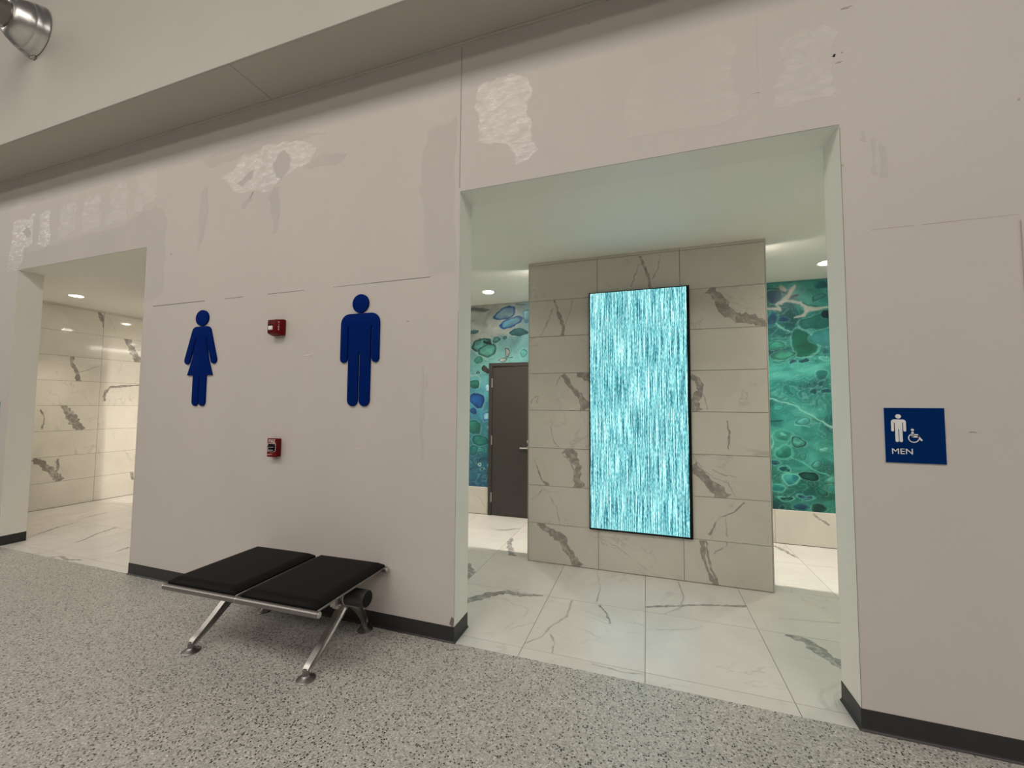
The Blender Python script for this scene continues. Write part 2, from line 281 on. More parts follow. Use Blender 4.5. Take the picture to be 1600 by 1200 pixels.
CELLS = [(-1.637, 2.88, 0.194, 0.087, 22, (150, 180, 190), (25, 90, 150), 0.25), (-1.545, 2.738, 0.18, 0.082, 20, (130, 185, 200), (25, 90, 150), 0.25), (-1.428, 2.59, 0.152, 0.061, 8, (85, 140, 145), (45, 95, 105), 0.25), (-1.303, 2.84, 0.063, 0.086, 0, (170, 215, 225), (90, 150, 180), 0.25), (-2.005, 2.442, 0.161, 0.094, 30, (120, 180, 172), (30, 80, 85), 0.25), (-1.896, 2.35, 0.146, 0.115, 0, (125, 182, 168), (50, 105, 100), 0.25), (-1.891, 2.475, 0.06, 0.031, -20, (35, 60, 62), (25, 28, 30), 0.25), (-1.758, 2.507, 0.058, 0.052, 0, (110, 165, 160), (30, 80, 85), 0.25), (-1.636, 2.529, 0.033, 0.023, 0, (80, 130, 135), (30, 80, 85), 0.25), (-1.357, 2.294, 0.053, 0.056, 0, (130, 195, 190), (50, 115, 115), 0.25), (-1.933, 2.076, 0.064, 0.052, -20, (95, 85, 75), (25, 28, 30), 0.25), (-2.093, 1.866, 0.095, 0.062, 0, (60, 140, 125), (30, 100, 90), 0.25), (-1.877, 1.802, 0.056, 0.076, 0, (195, 225, 228), (80, 150, 170), 0.25), (-1.593, 2.315, 0.045, 0.062, 0, (195, 190, 178), (60, 85, 85), 0.25), (-1.67, 2.206, 0.058, 0.029, 10, (200, 196, 184), (55, 80, 80), 0.25), (-2.116, 2.638, 0.082, 0.032, 0, (100, 145, 145), (70, 120, 125), 0.25), (-2.056, 2.217, 0.081, 0.05, 0, (90, 160, 140), (60, 130, 115), 0.25), (-2.04, 2.035, 0.033, 0.019, -20, (120, 140, 135), (30, 80, 85), 0.25), (-2.061, 1.626, 0.138, 0.106, 0, (30, 105, 160), (10, 60, 120), 0.25), (-2.115, 1.472, 0.065, 0.043, 0, (20, 90, 140), (15, 70, 110), 0.25), (-1.893, 1.398, 0.084, 0.071, 0, (170, 205, 215), (40, 110, 165), 0.25), (-2.121, 1.241, 0.12, 0.102, -20, (60, 145, 130), (35, 110, 100), 0.25), (-2.017, 1.049, 0.124, 0.078, 0, (70, 155, 145), (30, 105, 105), 0.25), (-1.997, 0.914, 0.077, 0.047, 0, (100, 180, 170), (40, 115, 115), 0.25), (-2.098, 0.91, 0.077, 0.067, 0, (60, 150, 145), (30, 105, 110), 0.25), (-2.013, 0.709, 0.029, 0.024, 0, (30, 50, 60), (190, 210, 205), 0.6), (-1.972, 0.647, 0.033, 0.025, 0, (25, 28, 30), (150, 190, 190), 0.3), (-1.876, 0.686, 0.032, 0.047, 0, (130, 190, 190), (80, 150, 160), 0.25), (-1.873, 1.238, 0.033, 0.034, 0, (180, 205, 200), (80, 140, 160), 0.25), (2.009, 2.284, 0.122, 0.164, 0, (18, 112, 92), (24, 112, 98), 0.25), (2.216, 2.356, 0.12, 0.098, 0, (85, 160, 160), (60, 140, 135), 0.25), (1.746, 2.271, 0.081, 0.048, 5, (85, 165, 145), (40, 125, 105), 0.25), (1.815, 2.161, 0.105, 0.054, 8, (85, 160, 140), (35, 110, 95), 0.25), (2.143, 2.523, 0.14, 0.087, 0, (60, 140, 130), (45, 120, 110), 0.25), (2.013, 2.084, 0.041, 0.025, 0, (25, 80, 105), (20, 90, 100), 0.25), (1.914, 2.087, 0.036, 0.019, 0, (25, 85, 105), (20, 90, 95), 0.25), (2.233, 2.611, 0.048, 0.052, 0, (15, 70, 80), (20, 90, 90), 0.25), (2.209, 2.119, 0.058, 0.025, 0, (95, 165, 150), (130, 195, 180), 0.25), (1.729, 2.862, 0.093, 0.073, 0, (35, 100, 125), (60, 100, 115), 0.25), (1.815, 2.567, 0.061, 0.03, 0, (25, 80, 110), (40, 110, 135), 0.25), (1.691, 2.586, 0.062, 0.096, 0, (30, 90, 115), (50, 130, 140), 0.25), (2.214, 2.964, 0.078, 0.047, 0, (35, 110, 120), (60, 145, 145), 0.25), (2.171, 2.815, 0.078, 0.041, 15, (90, 160, 155), (45, 120, 125), 0.25), (2.175, 1.93, 0.057, 0.046, 0, (40, 120, 115), (60, 140, 130), 0.25), (2.217, 1.746, 0.048, 0.035, 0, (25, 90, 105), (40, 120, 120), 0.25), (2.082, 1.735, 0.039, 0.029, 0, (25, 85, 90), (40, 120, 115), 0.25), (1.975, 1.397, 0.07, 0.049, 0, (115, 185, 180), (50, 130, 120), 0.25), (1.787, 1.221, 0.089, 0.076, 0, (55, 140, 125), (90, 170, 150), 0.15), (1.787, 1.224, 0.048, 0.032, 0, (120, 195, 180), (40, 120, 105), 0.25), (1.937, 1.157, 0.066, 0.051, -10, (110, 185, 170), (15, 75, 70), 0.25), (2.175, 1.092, 0.052, 0.031, 0, (155, 215, 200), (50, 140, 125), 0.25), (1.979, 0.992, 0.043, 0.036, 10, (95, 170, 155), (40, 125, 105), 0.25), (2.1, 0.92, 0.046, 0.043, 0, (120, 190, 175), (30, 105, 100), 0.25), (1.793, 1.038, 0.092, 0.081, 0, (45, 130, 115), (110, 185, 165), 0.1), (1.694, 0.93, 0.056, 0.035, 0, (20, 70, 105), (95, 175, 160), 0.25), (1.788, 0.843, 0.077, 0.049, 0, (20, 90, 95), (125, 200, 180), 0.15), (1.842, 0.725, 0.092, 0.075, 0, (50, 135, 140), (130, 205, 185), 0.12), (2.03, 0.779, 0.099, 0.055, -8, (35, 115, 100), (12, 65, 65), 0.4), (1.708, 0.631, 0.083, 0.051, 0, (50, 135, 130), (120, 195, 175), 0.14), (1.795, 0.511, 0.079, 0.044, 0, (12, 70, 80), (125, 200, 175), 0.18), (1.977, 0.543, 0.07, 0.041, 0, (20, 70, 95), (120, 195, 175), 0.15), (1.977, 0.545, 0.029, 0.014, 0, (110, 160, 180), (30, 80, 105), 0.25), (1.938, 0.421, 0.082, 0.048, 0, (20, 75, 110), (60, 140, 130), 0.25), (2.111, 0.418, 0.085, 0.059, 0, (15, 65, 70), (30, 110, 95), 0.25), (1.74, 0.404, 0.038, 0.029, 0, (15, 75, 75), (70, 150, 130), 0.25), (2.237, 0.657, 0.05, 0.047, 0, (80, 160, 150), (60, 140, 125), 0.25), (2.222, 0.48, 0.054, 0.053, 0, (80, 160, 150), (50, 135, 120), 0.25), (2.136, 0.614, 0.046, 0.041, 0, (50, 140, 120), (15, 85, 80), 0.2), (1.736, 1.553, 0.064, 0.04, 0, (80, 165, 155), (50, 130, 120), 0.25), (2.245, 1.235, 0.054, 0.033, 0, (85, 165, 150), (45, 125, 115), 0.25), (2.22, 0.749, 0.04, 0.035, 0, (120, 180, 165), (70, 150, 135), 0.25), (2.152, 1.52, 0.026, 0.019, 0, (110, 185, 175), (60, 140, 130), 0.25)]
STREAKS = [([(1.653, 2.734, 0.024), (1.782, 2.695, 0.0357), (1.758, 2.763, 0.0298), (1.861, 2.789, 0.0356), (1.992, 2.767, 0.0294), (2.059, 2.688, 0.0467), (2.167, 2.68, 0.0348), (2.27, 2.702, 0.0161)], (200, 196, 186)), ([(2.059, 2.676, 0.0351), (2.007, 2.608, 0.0398), (1.937, 2.583, 0.0212)], (200, 196, 186)), ([(1.733, 2.596, 0.0167), (1.732, 2.536, 0.0167), (1.802, 2.484, 0.0142), (1.892, 2.425, 0.0118)], (150, 200, 185)), ([(1.947, 2.964, 0.0354), (1.904, 2.896, 0.0521), (1.841, 2.817, 0.0523), (1.809, 2.759, 0.0357)], (200, 196, 186)), ([(1.804, 2.965, 0.0477), (1.855, 2.936, 0.0356)], (190, 180, 172)), ([(1.657, 2.971, 0.0169), (1.762, 2.942, 0.0191), (1.869, 2.893, 0.0142)], (20, 45, 50)), ([(1.913, 2.841, 0.0284), (1.964, 2.855, 0.0212)], (20, 60, 60)), ([(2.017, 2.762, 0.0117), (2.065, 2.723, 0.0093), (2.148, 2.705, 0.0058)], (25, 80, 85)), ([(1.83, 2.387, 0.0213), (1.932, 2.394, 0.0258), (1.994, 2.461, 0.0117)], (20, 90, 80)), ([(1.925, 2.158, 0.0258), (2.044, 2.136, 0.0163), (2.152, 2.15, 0.0115)], (15, 85, 65)), ([(1.711, 2.093, 0.0143), (1.751, 2.068, 0.0118), (1.833, 2.09, 0.0071)], (20, 95, 85)), ([(2.111, 2.784, 0.0117), (2.152, 2.816, 0.0186), (2.25, 2.838, 0.0092)], (120, 180, 175)), ([(1.658, 1.658, 0.01), (1.875, 1.585, 0.0111), (2.019, 1.5, 0.0097), (2.159, 1.406, 0.012), (2.238, 1.336, 0.0287), (2.282, 1.325, 0.031)], (165, 205, 190)), ([(1.703, 1.089, 0.0062), (1.86, 0.992, 0.0061), (2.013, 0.903, 0.0048), (2.202, 0.795, 0.0036)], (120, 190, 170)), ([(1.662, 1.391, 0.0274), (1.775, 1.399, 0.0124)], (15, 85, 85)), ([(1.664, 1.23, 0.0149), (1.684, 1.169, 0.0124), (1.655, 1.094, 0.0199)], (140, 200, 185)), ([(1.89, 1.364, 0.0049), (2.035, 1.325, 0.0121)], (130, 195, 180)), ([(-2.183, 2.974, 0.0635), (-2.038, 2.971, 0.0504), (-1.889, 2.941, 0.025)], (120, 125, 122)), ([(-1.482, 3.0, 0.0098), (-1.354, 3.0, 0.0146)], (110, 115, 112)), ([(-2.175, 2.386, 0.0177), (-2.043, 2.28, 0.015), (-1.894, 2.2, 0.0099)], (185, 195, 185)), ([(-2.033, 2.532, 0.0126), (-1.898, 2.501, 0.0274), (-1.83, 2.435, 0.0099)], (30, 55, 58)), ([(-1.582, 2.561, 0.0123), (-1.479, 2.531, 0.0219), (-1.377, 2.569, 0.0145)], (205, 212, 205)), ([(-1.749, 2.202, 0.0099), (-1.631, 2.242, 0.0147), (-1.528, 2.226, 0.0061)], (50, 85, 85)), ([(-2.169, 1.993, 0.0327), (-2.054, 2.004, 0.0225), (-1.999, 1.928, 0.0174), (-2.011, 1.828, 0.0125)], (160, 185, 175))]


# ---------------------------------------------------------------- the shell
XA, XL, XB, XC = -4.2036, -6.3755, -0.9267, 1.2591     # edges of the two doorless openings
ZT, ZC, ZS, DJ, YS = 3.0336, 3.033, 4.118, 0.206, -0.391
YF, YB = 1.514, 2.963
XW, XP, XR = -8.03, -2.65, 2.95                          # left tiled wall, partition, right lobby wall

bm = bmesh.new(); add_box(bm, -16, 10, -14, 0, -0.12, 0.0)
struct(bm_obj('floor', bm, M_TERR))

# front wall with two openings: one solid built as a grid of cells (no doubled faces inside)
xs = [-12.0, XL, XA, XB, XC, 6.0]; zs = [0.0, ZT, ZS+0.3]
def wall_front():
    V, F, FM = [], [], []
    def quad(a, b, c, d, mi): 
        i = len(V); V.extend((a, b, c, d)); F.append((i, i+1, i+2, i+3)); FM.append(mi)
    solid = lambda i, k: 0 <= i < 5 and 0 <= k < 2 and not (k == 0 and i in (1, 3))
    for i in range(5):
        for k in range(2):
            if not solid(i, k): continue
            x0, x1, z0, z1 = xs[i], xs[i+1], zs[k], zs[k+1]
            quad((x0, 0, z0), (x1, 0, z0), (x1, 0, z1), (x0, 0, z1), 0)
            quad((x0, DJ, z0), (x0, DJ, z1), (x1, DJ, z1), (x1, DJ, z0), 1)
            if not solid(i-1, k): quad((x0, 0, z0), (x0, 0, z1), (x0, DJ, z1), (x0, DJ, z0), 1)
            if not solid(i+1, k): quad((x1, 0, z0), (x1, DJ, z0), (x1, DJ, z1), (x1, 0, z1), 1)
            if not solid(i, k-1): quad((x0, 0, z0), (x0, DJ, z0), (x1, DJ, z0), (x1, 0, z0), 1)
            if not solid(i, k+1): quad((x0, 0, z1), (x1, 0, z1), (x1, DJ, z1), (x0, DJ, z1), 1)
    me_o = mesh_obj('wall_front', V, F, [M_WALL, M_JAMB], None, FM)
    b = bmesh.new(); b.from_mesh(me_o.data); bmesh.ops.remove_doubles(b, verts=b.verts, dist=1e-5); b.to_mesh(me_o.data); b.free()
    return struct(me_o)
WALL = wall_front()

# bulkhead: two soffit panels, upright face, bead in the corner
BULK = empty('wall_bulkhead', (0, 0, ZS)); struct(BULK)
def bulk_panel(name, x0, x1, y0, y1, z0, z1): 
    o = box(name, x0, x1, y0, y1, z0-ZS, z1-ZS, M_BULK, BULK, 0.003, 1); return o
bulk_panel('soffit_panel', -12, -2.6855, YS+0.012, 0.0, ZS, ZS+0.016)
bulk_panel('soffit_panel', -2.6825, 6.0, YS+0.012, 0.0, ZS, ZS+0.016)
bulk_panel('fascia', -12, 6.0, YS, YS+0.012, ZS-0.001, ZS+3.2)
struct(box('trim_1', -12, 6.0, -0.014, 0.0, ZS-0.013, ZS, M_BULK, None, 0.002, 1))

# cove base
def cove(name, pts):
    """rubber base swept along points in plan; the room is on the left of the travel direction"""
    prof = [(0.0, 0.0), (0.012, 0.0), (0.0125, 0.003), (0.006, 0.009), (0.0035, 0.016), (0.003, 0.097), (0.0018, 0.1), (0.0, 0.1)]
    V, F = [], []; n = len(pts); k = len(prof)
    for i, p in enumerate(pts):
        p = Vector(p)
        d0 = (p-Vector(pts[i-1])).normalized() if i else None; d1 = (Vector(pts[i+1])-p).normalized() if i < n-1 else None
        n0 = Vector((-d0.y, d0.x)) if d0 else None; n1 = Vector((-d1.y, d1.x)) if d1 else None
        nn = (n0 or n1) if not (n0 and n1) else (n0+n1)/(1+n0.dot(n1))
        for o, z in prof: V.append((p.x+nn.x*o, p.y+nn.y*o, z))
    for i in range(n-1):
        for j in range(k):
            F.append((i*k+j, i*k+(j+1) % k, (i+1)*k+(j+1) % k, (i+1)*k+j))
    F.append(tuple(range(k))); F.append(tuple(range((n-1)*k, n*k))[::-1])
    o = mesh_obj(name, V, F, M_BASE); b = bmesh.new(); b.from_mesh(o.data); bmesh.ops.recalc_face_normals(b, faces=b.faces); b.to_mesh(o.data); b.free()
    return struct(o)
cove('baseboard_left', [(XL, DJ), (XL, 0), (-12, 0)])
cove('baseboard_middle', [(XB, DJ), (XB, 0), (XA, 0), (XA, DJ)])
cove('baseboard_right', [(6.0, 0), (XC, 0), (XC, DJ)])

# ---------------------------------------------------------------- marble tiles with their veins
def clip(poly, x0, x1, y0, y1):
    for ax, lim, sg in ((0, x0, 1), (0, x1, -1), (1, y0, 1), (1, y1, -1)):
        out = []
        for i in range(len(poly)):
            a, b = poly[i], poly[(i+1) % len(poly)]; da = (a[ax]-lim)*sg; db = (b[ax]-lim)*sg
            if da >= 0: out.append(a)
            if da*db < 0:
                t = da/(da-db); out.append((a[0]+(b[0]-a[0])*t, a[1]+(b[1]-a[1])*t))
        poly = out
        if len(poly) < 3: return []
    return poly
def strip_quads(line, rng):
    """polyline (u, v, width) -> ragged quads"""
    P = []
    wmax = max(p[2] for p in line)
    for a, b in zip(line, line[1:]):
        L = math.hypot(b[0]-a[0], b[1]-a[1]); n = max(2, min(9, int(L/0.025)))
        for i in range(n):
            t = i/n; P.append((a[0]+(b[0]-a[0])*t, a[1]+(b[1]-a[1])*t, a[2]+(b[2]-a[2])*t))
    P.append(line[-1])
    E = []
    for i, (u, v, wd) in enumerate(P):
        a = P[max(0, i-1)]; b = P[min(len(P)-1, i+1)]; dx, dy = b[0]-a[0], b[1]-a[1]; L = math.hypot(dx, dy) or 1
        nx, ny = -dy/L, dx/L; j = 0.22*wd + 0.003
        s = (rng.random()-.5)*0.010 if wmax < 0.03 else 0
        wl = wd/2 + (rng.random()-.5)*j*1.6; wr = wd/2 + (rng.random()-.5)*j*1.6
        E.append(((u+nx*(wl+s), v+ny*(wl+s)), (u-nx*(wr-s), v-ny*(wr-s))))
    return [(E[i][0], E[i+1][0], E[i+1][1], E[i][1]) for i in range(len(E)-1)]
class Tiler:
    def __init__(s, parent, name, to3, mats, thick, veins, gap=0.003):
        s.parent, s.name, s.to3, s.mats, s.t, s.gap = parent, name, to3, mats, thick, gap
        s.veins = [(sum(p[0] for p in l)/len(l), sum(p[1] for p in l)/len(l), l) for l in veins]
        s.rng = random.Random(7)
    def tile(s, u0, u1, v0, v1):
        g = s.gap/2; a, b, c, d = u0+g, u1-g, v0+g, v1-g; ch = 0.0008
        V, F, FM = [], [], []
        for (x, y, h) in ((a, c, -s.t), (b, c, -s.t), (b, d, -s.t), (a, d, -s.t), (a, c, -ch), (b, c, -ch), (b, d, -ch), (a, d, -ch),
                          (a+ch, c+ch, 0), (b-ch, c+ch, 0), (b-ch, d-ch, 0), (a+ch, d-ch, 0)): V.append(s.to3(x, y, h))
        for i in range(4):
            j = (i+1) % 4; F.append((i, j, 4+j, 4+i)); F.append((4+i, 4+j, 8+j, 8+i))
        F.append((8, 9, 10, 11)); F.append((3, 2, 1, 0)); FM = [0]*len(F)
        layer = 0.0003
        for (mu, mv, line) in s.veins:
            if not (u0 <= mu < u1 and v0 <= mv < v1): continue
            thin = max(p[2] for p in line) < 0.0165
            layer += 0.00006
            for q in strip_quads(line, s.rng):
                pl = clip(list(q), a+ch, b-ch, c+ch, d-ch)
                if len(pl) < 3: continue
                i0 = len(V); V.extend(s.to3(x, y, layer) for x, y in pl); F.append(tuple(range(i0, i0+len(pl)))); FM.append(2 if thin else 1)
        o = mesh_obj(s.name, V, F, s.mats, s.parent, FM); return o

# feature wall between the two ways in
ROWS = [0.0, 0.3816, 0.7562, 1.1303, 1.5087, 1.8833, 2.258, 2.6315, 3.006, ZC]
FC = [-0.8564, -0.1602, 0.593, 1.2835]
fw = box('wall_feature', FC[0]+0.002, FC[-1]-0.002, YF+0.0105, YF+0.19, 0.0, ZC-0.001, M_GROUT); struct(fw)
t = Tiler(fw, 'wall_tile', lambda x, z, h: (x, YF-h, z), [M_MARW, M_VEIN, M_VTHIN], 0.010, VEINS['feature'], 0.0035)
for r0, r1 in zip(ROWS, ROWS[1:]):
    for c0, c1 in zip(FC, FC[1:]): t.tile(c0, c1, r0 + (0.004 if r0 == 0 else 0), r1)
for x in (FC[0]-0.004, FC[-1]+0.004):
    o = box('edge_trim', x-0.004, x+0.004, YF-0.001, YF+0.012, 0.0, ZC-0.002, M_STEEL, fw)
# the other rest room has the same wall, out of sight behind the front wall
FD = -5.462
fw2 = box('wall_feature', FC[0]+FD+0.002, FC[-1]+FD-0.002, YF+0.0105, YF+0.19, 0.0, ZC-0.001, M_GROUT); struct(fw2)
t2 = Tiler(fw2, 'wall_tile', lambda x, z, h: (x, YF-h, z), [M_MARW, M_VEIN, M_VTHIN], 0.010, [], 0.0035)
for r0, r1 in zip(ROWS, ROWS[1:]):
    for c0, c1 in zip(FC, FC[1:]): t2.tile(c0+FD, c1+FD, r0 + (0.004 if r0 == 0 else 0), r1)
# floor of the rest rooms
fm = box('floor_marble', XW, XR, 0.0, 5.6, -0.10, -0.0014, M_GROUTF); struct(fm)
t = Tiler(fm, 'floor_tile', lambda x, y, h: (x, y, h), [M_MARF, M_VEINF, M_VTHIN], 0.0012, [[(u, v, q*1.9) for u, v, q in l] for l in VEINS['floor']], 0.0036)
fx = [round(0.262+0.7505*k, 4) for k in range(-11, 4)]; fy = [0.0, 0.100, 0.840, 1.584, 2.328, YB]
def span(a, b, cuts): return [a] + [c for c in cuts if a+0.02 < c < b-0.02] + [b]
mx = span(XP+0.06, XR, fx)
for x0, x1 in zip(mx, mx[1:]):
    for y0, y1 in zip(fy, fy[1:]):
        if y0 == 0.0:                                # the threshold strip only lies in the opening
            a, b = max(x0, XB+0.001), min(x1, XC-0.001)
            if b - a > 0.02: t.tile(a, b, y0, y1)
        else:
            a, b = (x0, x1)
            t.tile(a, b, y0, y1)
fy2 = [0.0, 0.100, 0.840, 1.584, 2.328, 3.072, 3.816, 4.56, 5.6]
wx = span(XW, XP-0.06, fx)
for x0, x1 in zip(wx, wx[1:]):
    for y0, y1 in zip(fy2, fy2[1:]):
        if y0 == 0.0:
            a, b = max(x0, XL+0.001), min(x1, XA-0.001)
            if b - a > 0.02: t.tile(a, b, y0, y1)
        else: t.tile(x0, x1, y0, y1)
# left tiled wall of the other rest room
wl = box('wall_left', XW-0.15, XW-0.0105, DJ, 5.6, 0.0, ZC, M_GROUT); struct(wl)
t = Tiler(wl, 'wall_tile', lambda y, z, h: (XW+h, y, z), [M_MARG, M_VEING, M_VTHIN], 0.010, VEINS['left'], 0.0035)
ly = [DJ, 0.830, 1.580, 2.330, 3.080, 3.830, 4.58, 5.6]
for r0, r1 in zip(ROWS, ROWS[1:]):
    for a, b in zip(ly, ly[1:]): t.tile(a, b, max(r0, 0.004), r1)
# back wall with tiled base, door and mural
DX0, DX1, DZ = -1.868, -1.150, 2.165                      # outside of the door frame
wb = box('wall_back', XP+0.06, XR, YB+0.0105, YB+0.15, 0.0, ZC, M_GROUT); struct(wb)
t = Tiler(wb, 'base_tile', lambda x, z, h: (x, YB-h, z), [M_MARW, M_VEIN, M_VTHIN], 0.010, [[(-1.87, 0.02, .006), (-1.98, 0.2, .008), (-2.08, 0.3, .006)], [(2.05, 0.36, .02), (2.2, 0.25, .02)]], 0.003)
bx = [XP+0.06, DX0] ; t.tile(bx[0], -2.07-0.25, 0.004, 0.378); t.tile(-2.32, DX0, 0.004, 0.378)
bxs = [DX1] + [c for c in (-0.57, 0.18, 0.93, 1.68, 2.43)] + [XR]
for a, b in zip(bxs, bxs[1:]): t.tile(a, b, 0.004, 0.378)
cl = box('trim_2', XP+0.06, DX0, YB-0.002, YB+0.010, 0.378, 0.384, M_TRIMW); struct(cl)
cl = box('trim_3', DX1, XR, YB-0.002, YB+0.010, 0.378, 0.384, M_TRIMW); struct(cl)
struct(box('wall_right', XR, XR+0.12, DJ, YB+0.15, 0.0, ZC, M_JAMB))
struct(box('wall_partition', XP-0.06, XP+0.06, DJ, 5.6, 0.0, ZC, M_JAMB))
struct(box('wall_rear', XW, XP-0.06, 5.6, 5.75, 0.0, ZC, M_JAMB))
struct(box('ceiling', XW-0.15, XR+0.12, DJ, 5.75, ZC, ZC+0.12, M_CEIL))

# ---------------------------------------------------------------- mural
def vnoise(x, z, seed):
    rs = np.random.RandomState(seed); G = rs.rand(64, 64)
    xi = np.floor(x).astype(int); zi = np.floor(z).astype(int); fx_ = x-xi; fz = z-zi
    fx_ = fx_*fx_*(3-2*fx_); fz = fz*fz*(3-2*fz)
    g = lambda a, b: G[a % 64, b % 64]
    return (g(xi, zi)*(1-fx_)+g(xi+1, zi)*fx_)*(1-fz) + (g(xi, zi+1)*(1-fx_)+g(xi+1, zi+1)*fx_)*fz
def fbm(x, z, seed, octs=4):
    s = 0; a = 0.5
    for o in range(octs): s = s + a*vnoise(x*2**o+7.3*o, z*2**o+3.1*o, seed+o); a *= 0.5
    return s/(1-0.5**octs)
def mural():
    fine = 0.0075
    X = np.unique(np.round(np.concatenate([np.arange(XP+0.06, -2.3, 0.03), np.arange(-2.3, -0.7, fine), np.arange(-0.7, 1.2, 0.06), np.arange(1.2, 2.4, fine), np.arange(2.4, XR, 0.03), [DX0, DX1, XR]]), 4))
    Z = np.unique(np.round(np.concatenate([np.arange(0.384, ZC-0.002, fine), [DZ, ZC-0.002]]), 4))
    xx, zz = np.meshgrid(X, Z, indexing='ij')
    wx_ = xx + 0.40*(fbm(xx*2.2, zz*2.2, 11)-0.5); wz_ = zz + 0.30*(fbm(xx*2.2+9, zz*2.2+5, 23)-0.5)
    wx_ = wx_ + 0.16*(fbm(wx_*5, wz_*7, 31, 3)-0.5); wz_ = wz_ + 0.10*(fbm(wx_*5+3, wz_*7+1, 37, 3)-0.5)
    n = fbm(wx_*2.4, wz_*4.0, 5, 5); n2 = fbm(wx_*6+3, wz_*9, 41, 4); n3 = fbm(wx_*1.4, wz_*2.0, 77, 3)
    L = lambda c: np.array(lin(c))
    def grad(f, stops):
        out = np.zeros(f.shape+(3,))
        ps = [s[0] for s in stops]; cs = np.array([L(s[1]) for s in stops])
        for k in range(3): out[..., k] = np.interp(f, ps, cs[:, k])
        return out
    left = grad(zz + 0.45*(n-0.5) + 0.25*(n2-.5), [(0.38, (40, 84, 118)), (0.62, (48, 108, 128)), (1.0, (62, 132, 140)), (1.4, (78, 142, 160)), (1.75, (104, 168, 176)), (2.15, (122, 172, 166)), (2.45, (140, 172, 170)), (2.60, (176, 178, 170)), (3.05, (196, 192, 182))])
    k = np.clip((xx+1.55)/0.35, 0, 1)*np.clip((zz-2.3)/0.3, 0, 1); left = left*(1-k[..., None]*0.75) + L((140, 195, 205))*k[..., None]*0.75
    left = left*(0.72 + 0.60*np.clip(n2 + 0.5*(n-0.5), 0.1, 0.95))[..., None]
    right = grad(n + 0.34*(n2-.5), [(0.25, (20, 88, 92)), (0.40, (35, 115, 112)), (0.52, (52, 135, 126)), (0.62, (72, 152, 142)), (0.80, (100, 175, 162))])
    g = np.clip((1.35-zz)/0.5, 0, 1)*np.clip((n3-0.35)/0.25, 0, 1); right = right*(1-0.55*g[..., None]) + L((38, 118, 88))*0.55*g[..., None]
    top = np.clip((zz-2.62)/0.3, 0, 1)*np.clip((1.75-xx)/0.4, 0.2, 1)*np.clip((n2-.3)/.3, 0, 1); right = right*(1-0.5*top[..., None]) + L((45, 110, 130))*0.5*top[..., None]
    t_ = np.clip((xx+0.4)/0.8, 0, 1)[..., None]; C = left*(1-t_) + right*t_
    # marbled contour lines
    for f, amp, lv in ((n, 0.20, (0.40, 0.47, 0.54, 0.61)), (n2, 0.16, (0.40, 0.48, 0.56))):
        for v in lv:
            e = np.exp(-((f-v)/0.007)**2)*np.clip((n3-0.3)*4, 0, 1); C = C*(1-amp*1.4*e[..., None]) + L((170, 205, 195))*amp*1.4*e[..., None]
    jx = xx + 0.028*(fbm(xx*9, zz*9, 61, 3)-0.5)*2; jz = zz + 0.028*(fbm(xx*9+4, zz*9+8, 67, 3)-0.5)*2
    for (line, c) in STREAKS:
        best = np.zeros(xx.shape)
        for a, b in zip(line, line[1:]):
            dx, dz = b[0]-a[0], b[1]-a[1]; q = dx*dx+dz*dz+1e-9
            u = np.clip(((jx-a[0])*dx+(jz-a[1])*dz)/q, 0, 1)
            d = np.hypot(jx-a[0]-u*dx, jz-a[1]-u*dz); wd = np.maximum((a[2]+(b[2]-a[2])*u)/2, 0.006)
            best = np.maximum(best, np.clip(1.6-1.2*d/wd, 0, 1))
        best = best*(0.75+0.25*n2); C = C*(1-best[..., None]) + L(c)*best[..., None]
    for (cx, cz, rx, rz, rot, fill, rim, rw) in CELLS:
        a = R(rot); px_ = (jx-cx); pz_ = (jz-cz)
        u = (px_*math.cos(a)+pz_*math.sin(a))/rx; v = (-px_*math.sin(a)+pz_*math.cos(a))/rz
        th = np.arctan2(v, u); sd = int(abs(cx*97+cz*31)*10) % 50
        d = np.hypot(u, v)*(1 + 0.10*np.sin(2*th+sd) + 0.07*np.sin(3*th+2*sd) + 0.22*(n2-0.5))
        inside = np.clip((1.0-d)/0.12, 0, 1); rw = max(rw, 0.17); rimk = np.exp(-((d-(1-rw*0.5))/(rw*0.55))**2)*np.clip(inside*1.5, 0, 1)
        halo = np.exp(-((d-1.07)/0.06)**2)*0.32*np.clip(0.4+n3, 0, 1)
        shade = 0.62 + 0.60*n2 + 0.30*(v-u*0.4)*np.clip(d, 0, 1)
        mixk = np.clip((vnoise(u*2.2+sd, v*2.2+sd, 90)-0.35)*1.6 + 0.25*(d-0.5), 0, 0.75)[..., None]
        body = (L(fill)*(1-mixk*0.55) + L(rim)*mixk*0.55)*np.clip(shade, 0.5, 1.6)[..., None]
        C = C*(1-halo[..., None]) + L((165, 205, 195))*halo[..., None]
        C = C*(1-0.96*inside[..., None]) + body*0.96*inside[..., None]
        C = C*(1-rimk[..., None]) + L(rim)*rimk[..., None]
    C = np.clip((C*np.array([0.90, 0.95, 1.0]))**1.32*1.12, 0.003, 0.85)
    nx, nz = xx.shape; y = YB + 0.0005
    verts = np.stack([xx.ravel(), np.full(xx.size, y), zz.ravel()], 1)
    idx = np.arange(nx*nz).reshape(nx, nz)
    cxm = (X[:-1]+X[1:])/2; czm = (Z[:-1]+Z[1:])/2
    keep = ~((cxm[:, None] > DX0) & (cxm[:, None] < DX1) & (czm[None, :] < DZ))
    q = np.stack([idx[:-1, :-1], idx[1:, :-1], idx[1:, 1:], idx[:-1, 1:]], -1)[keep]
    me = bpy.data.meshes.new('mural')
    me.vertices.add(len(verts)); me.vertices.foreach_set('co', verts.ravel())
    nq = len(q); me.loops.add(nq*4); me.loops.foreach_set('vertex_index', q.ravel().astype(np.int32))
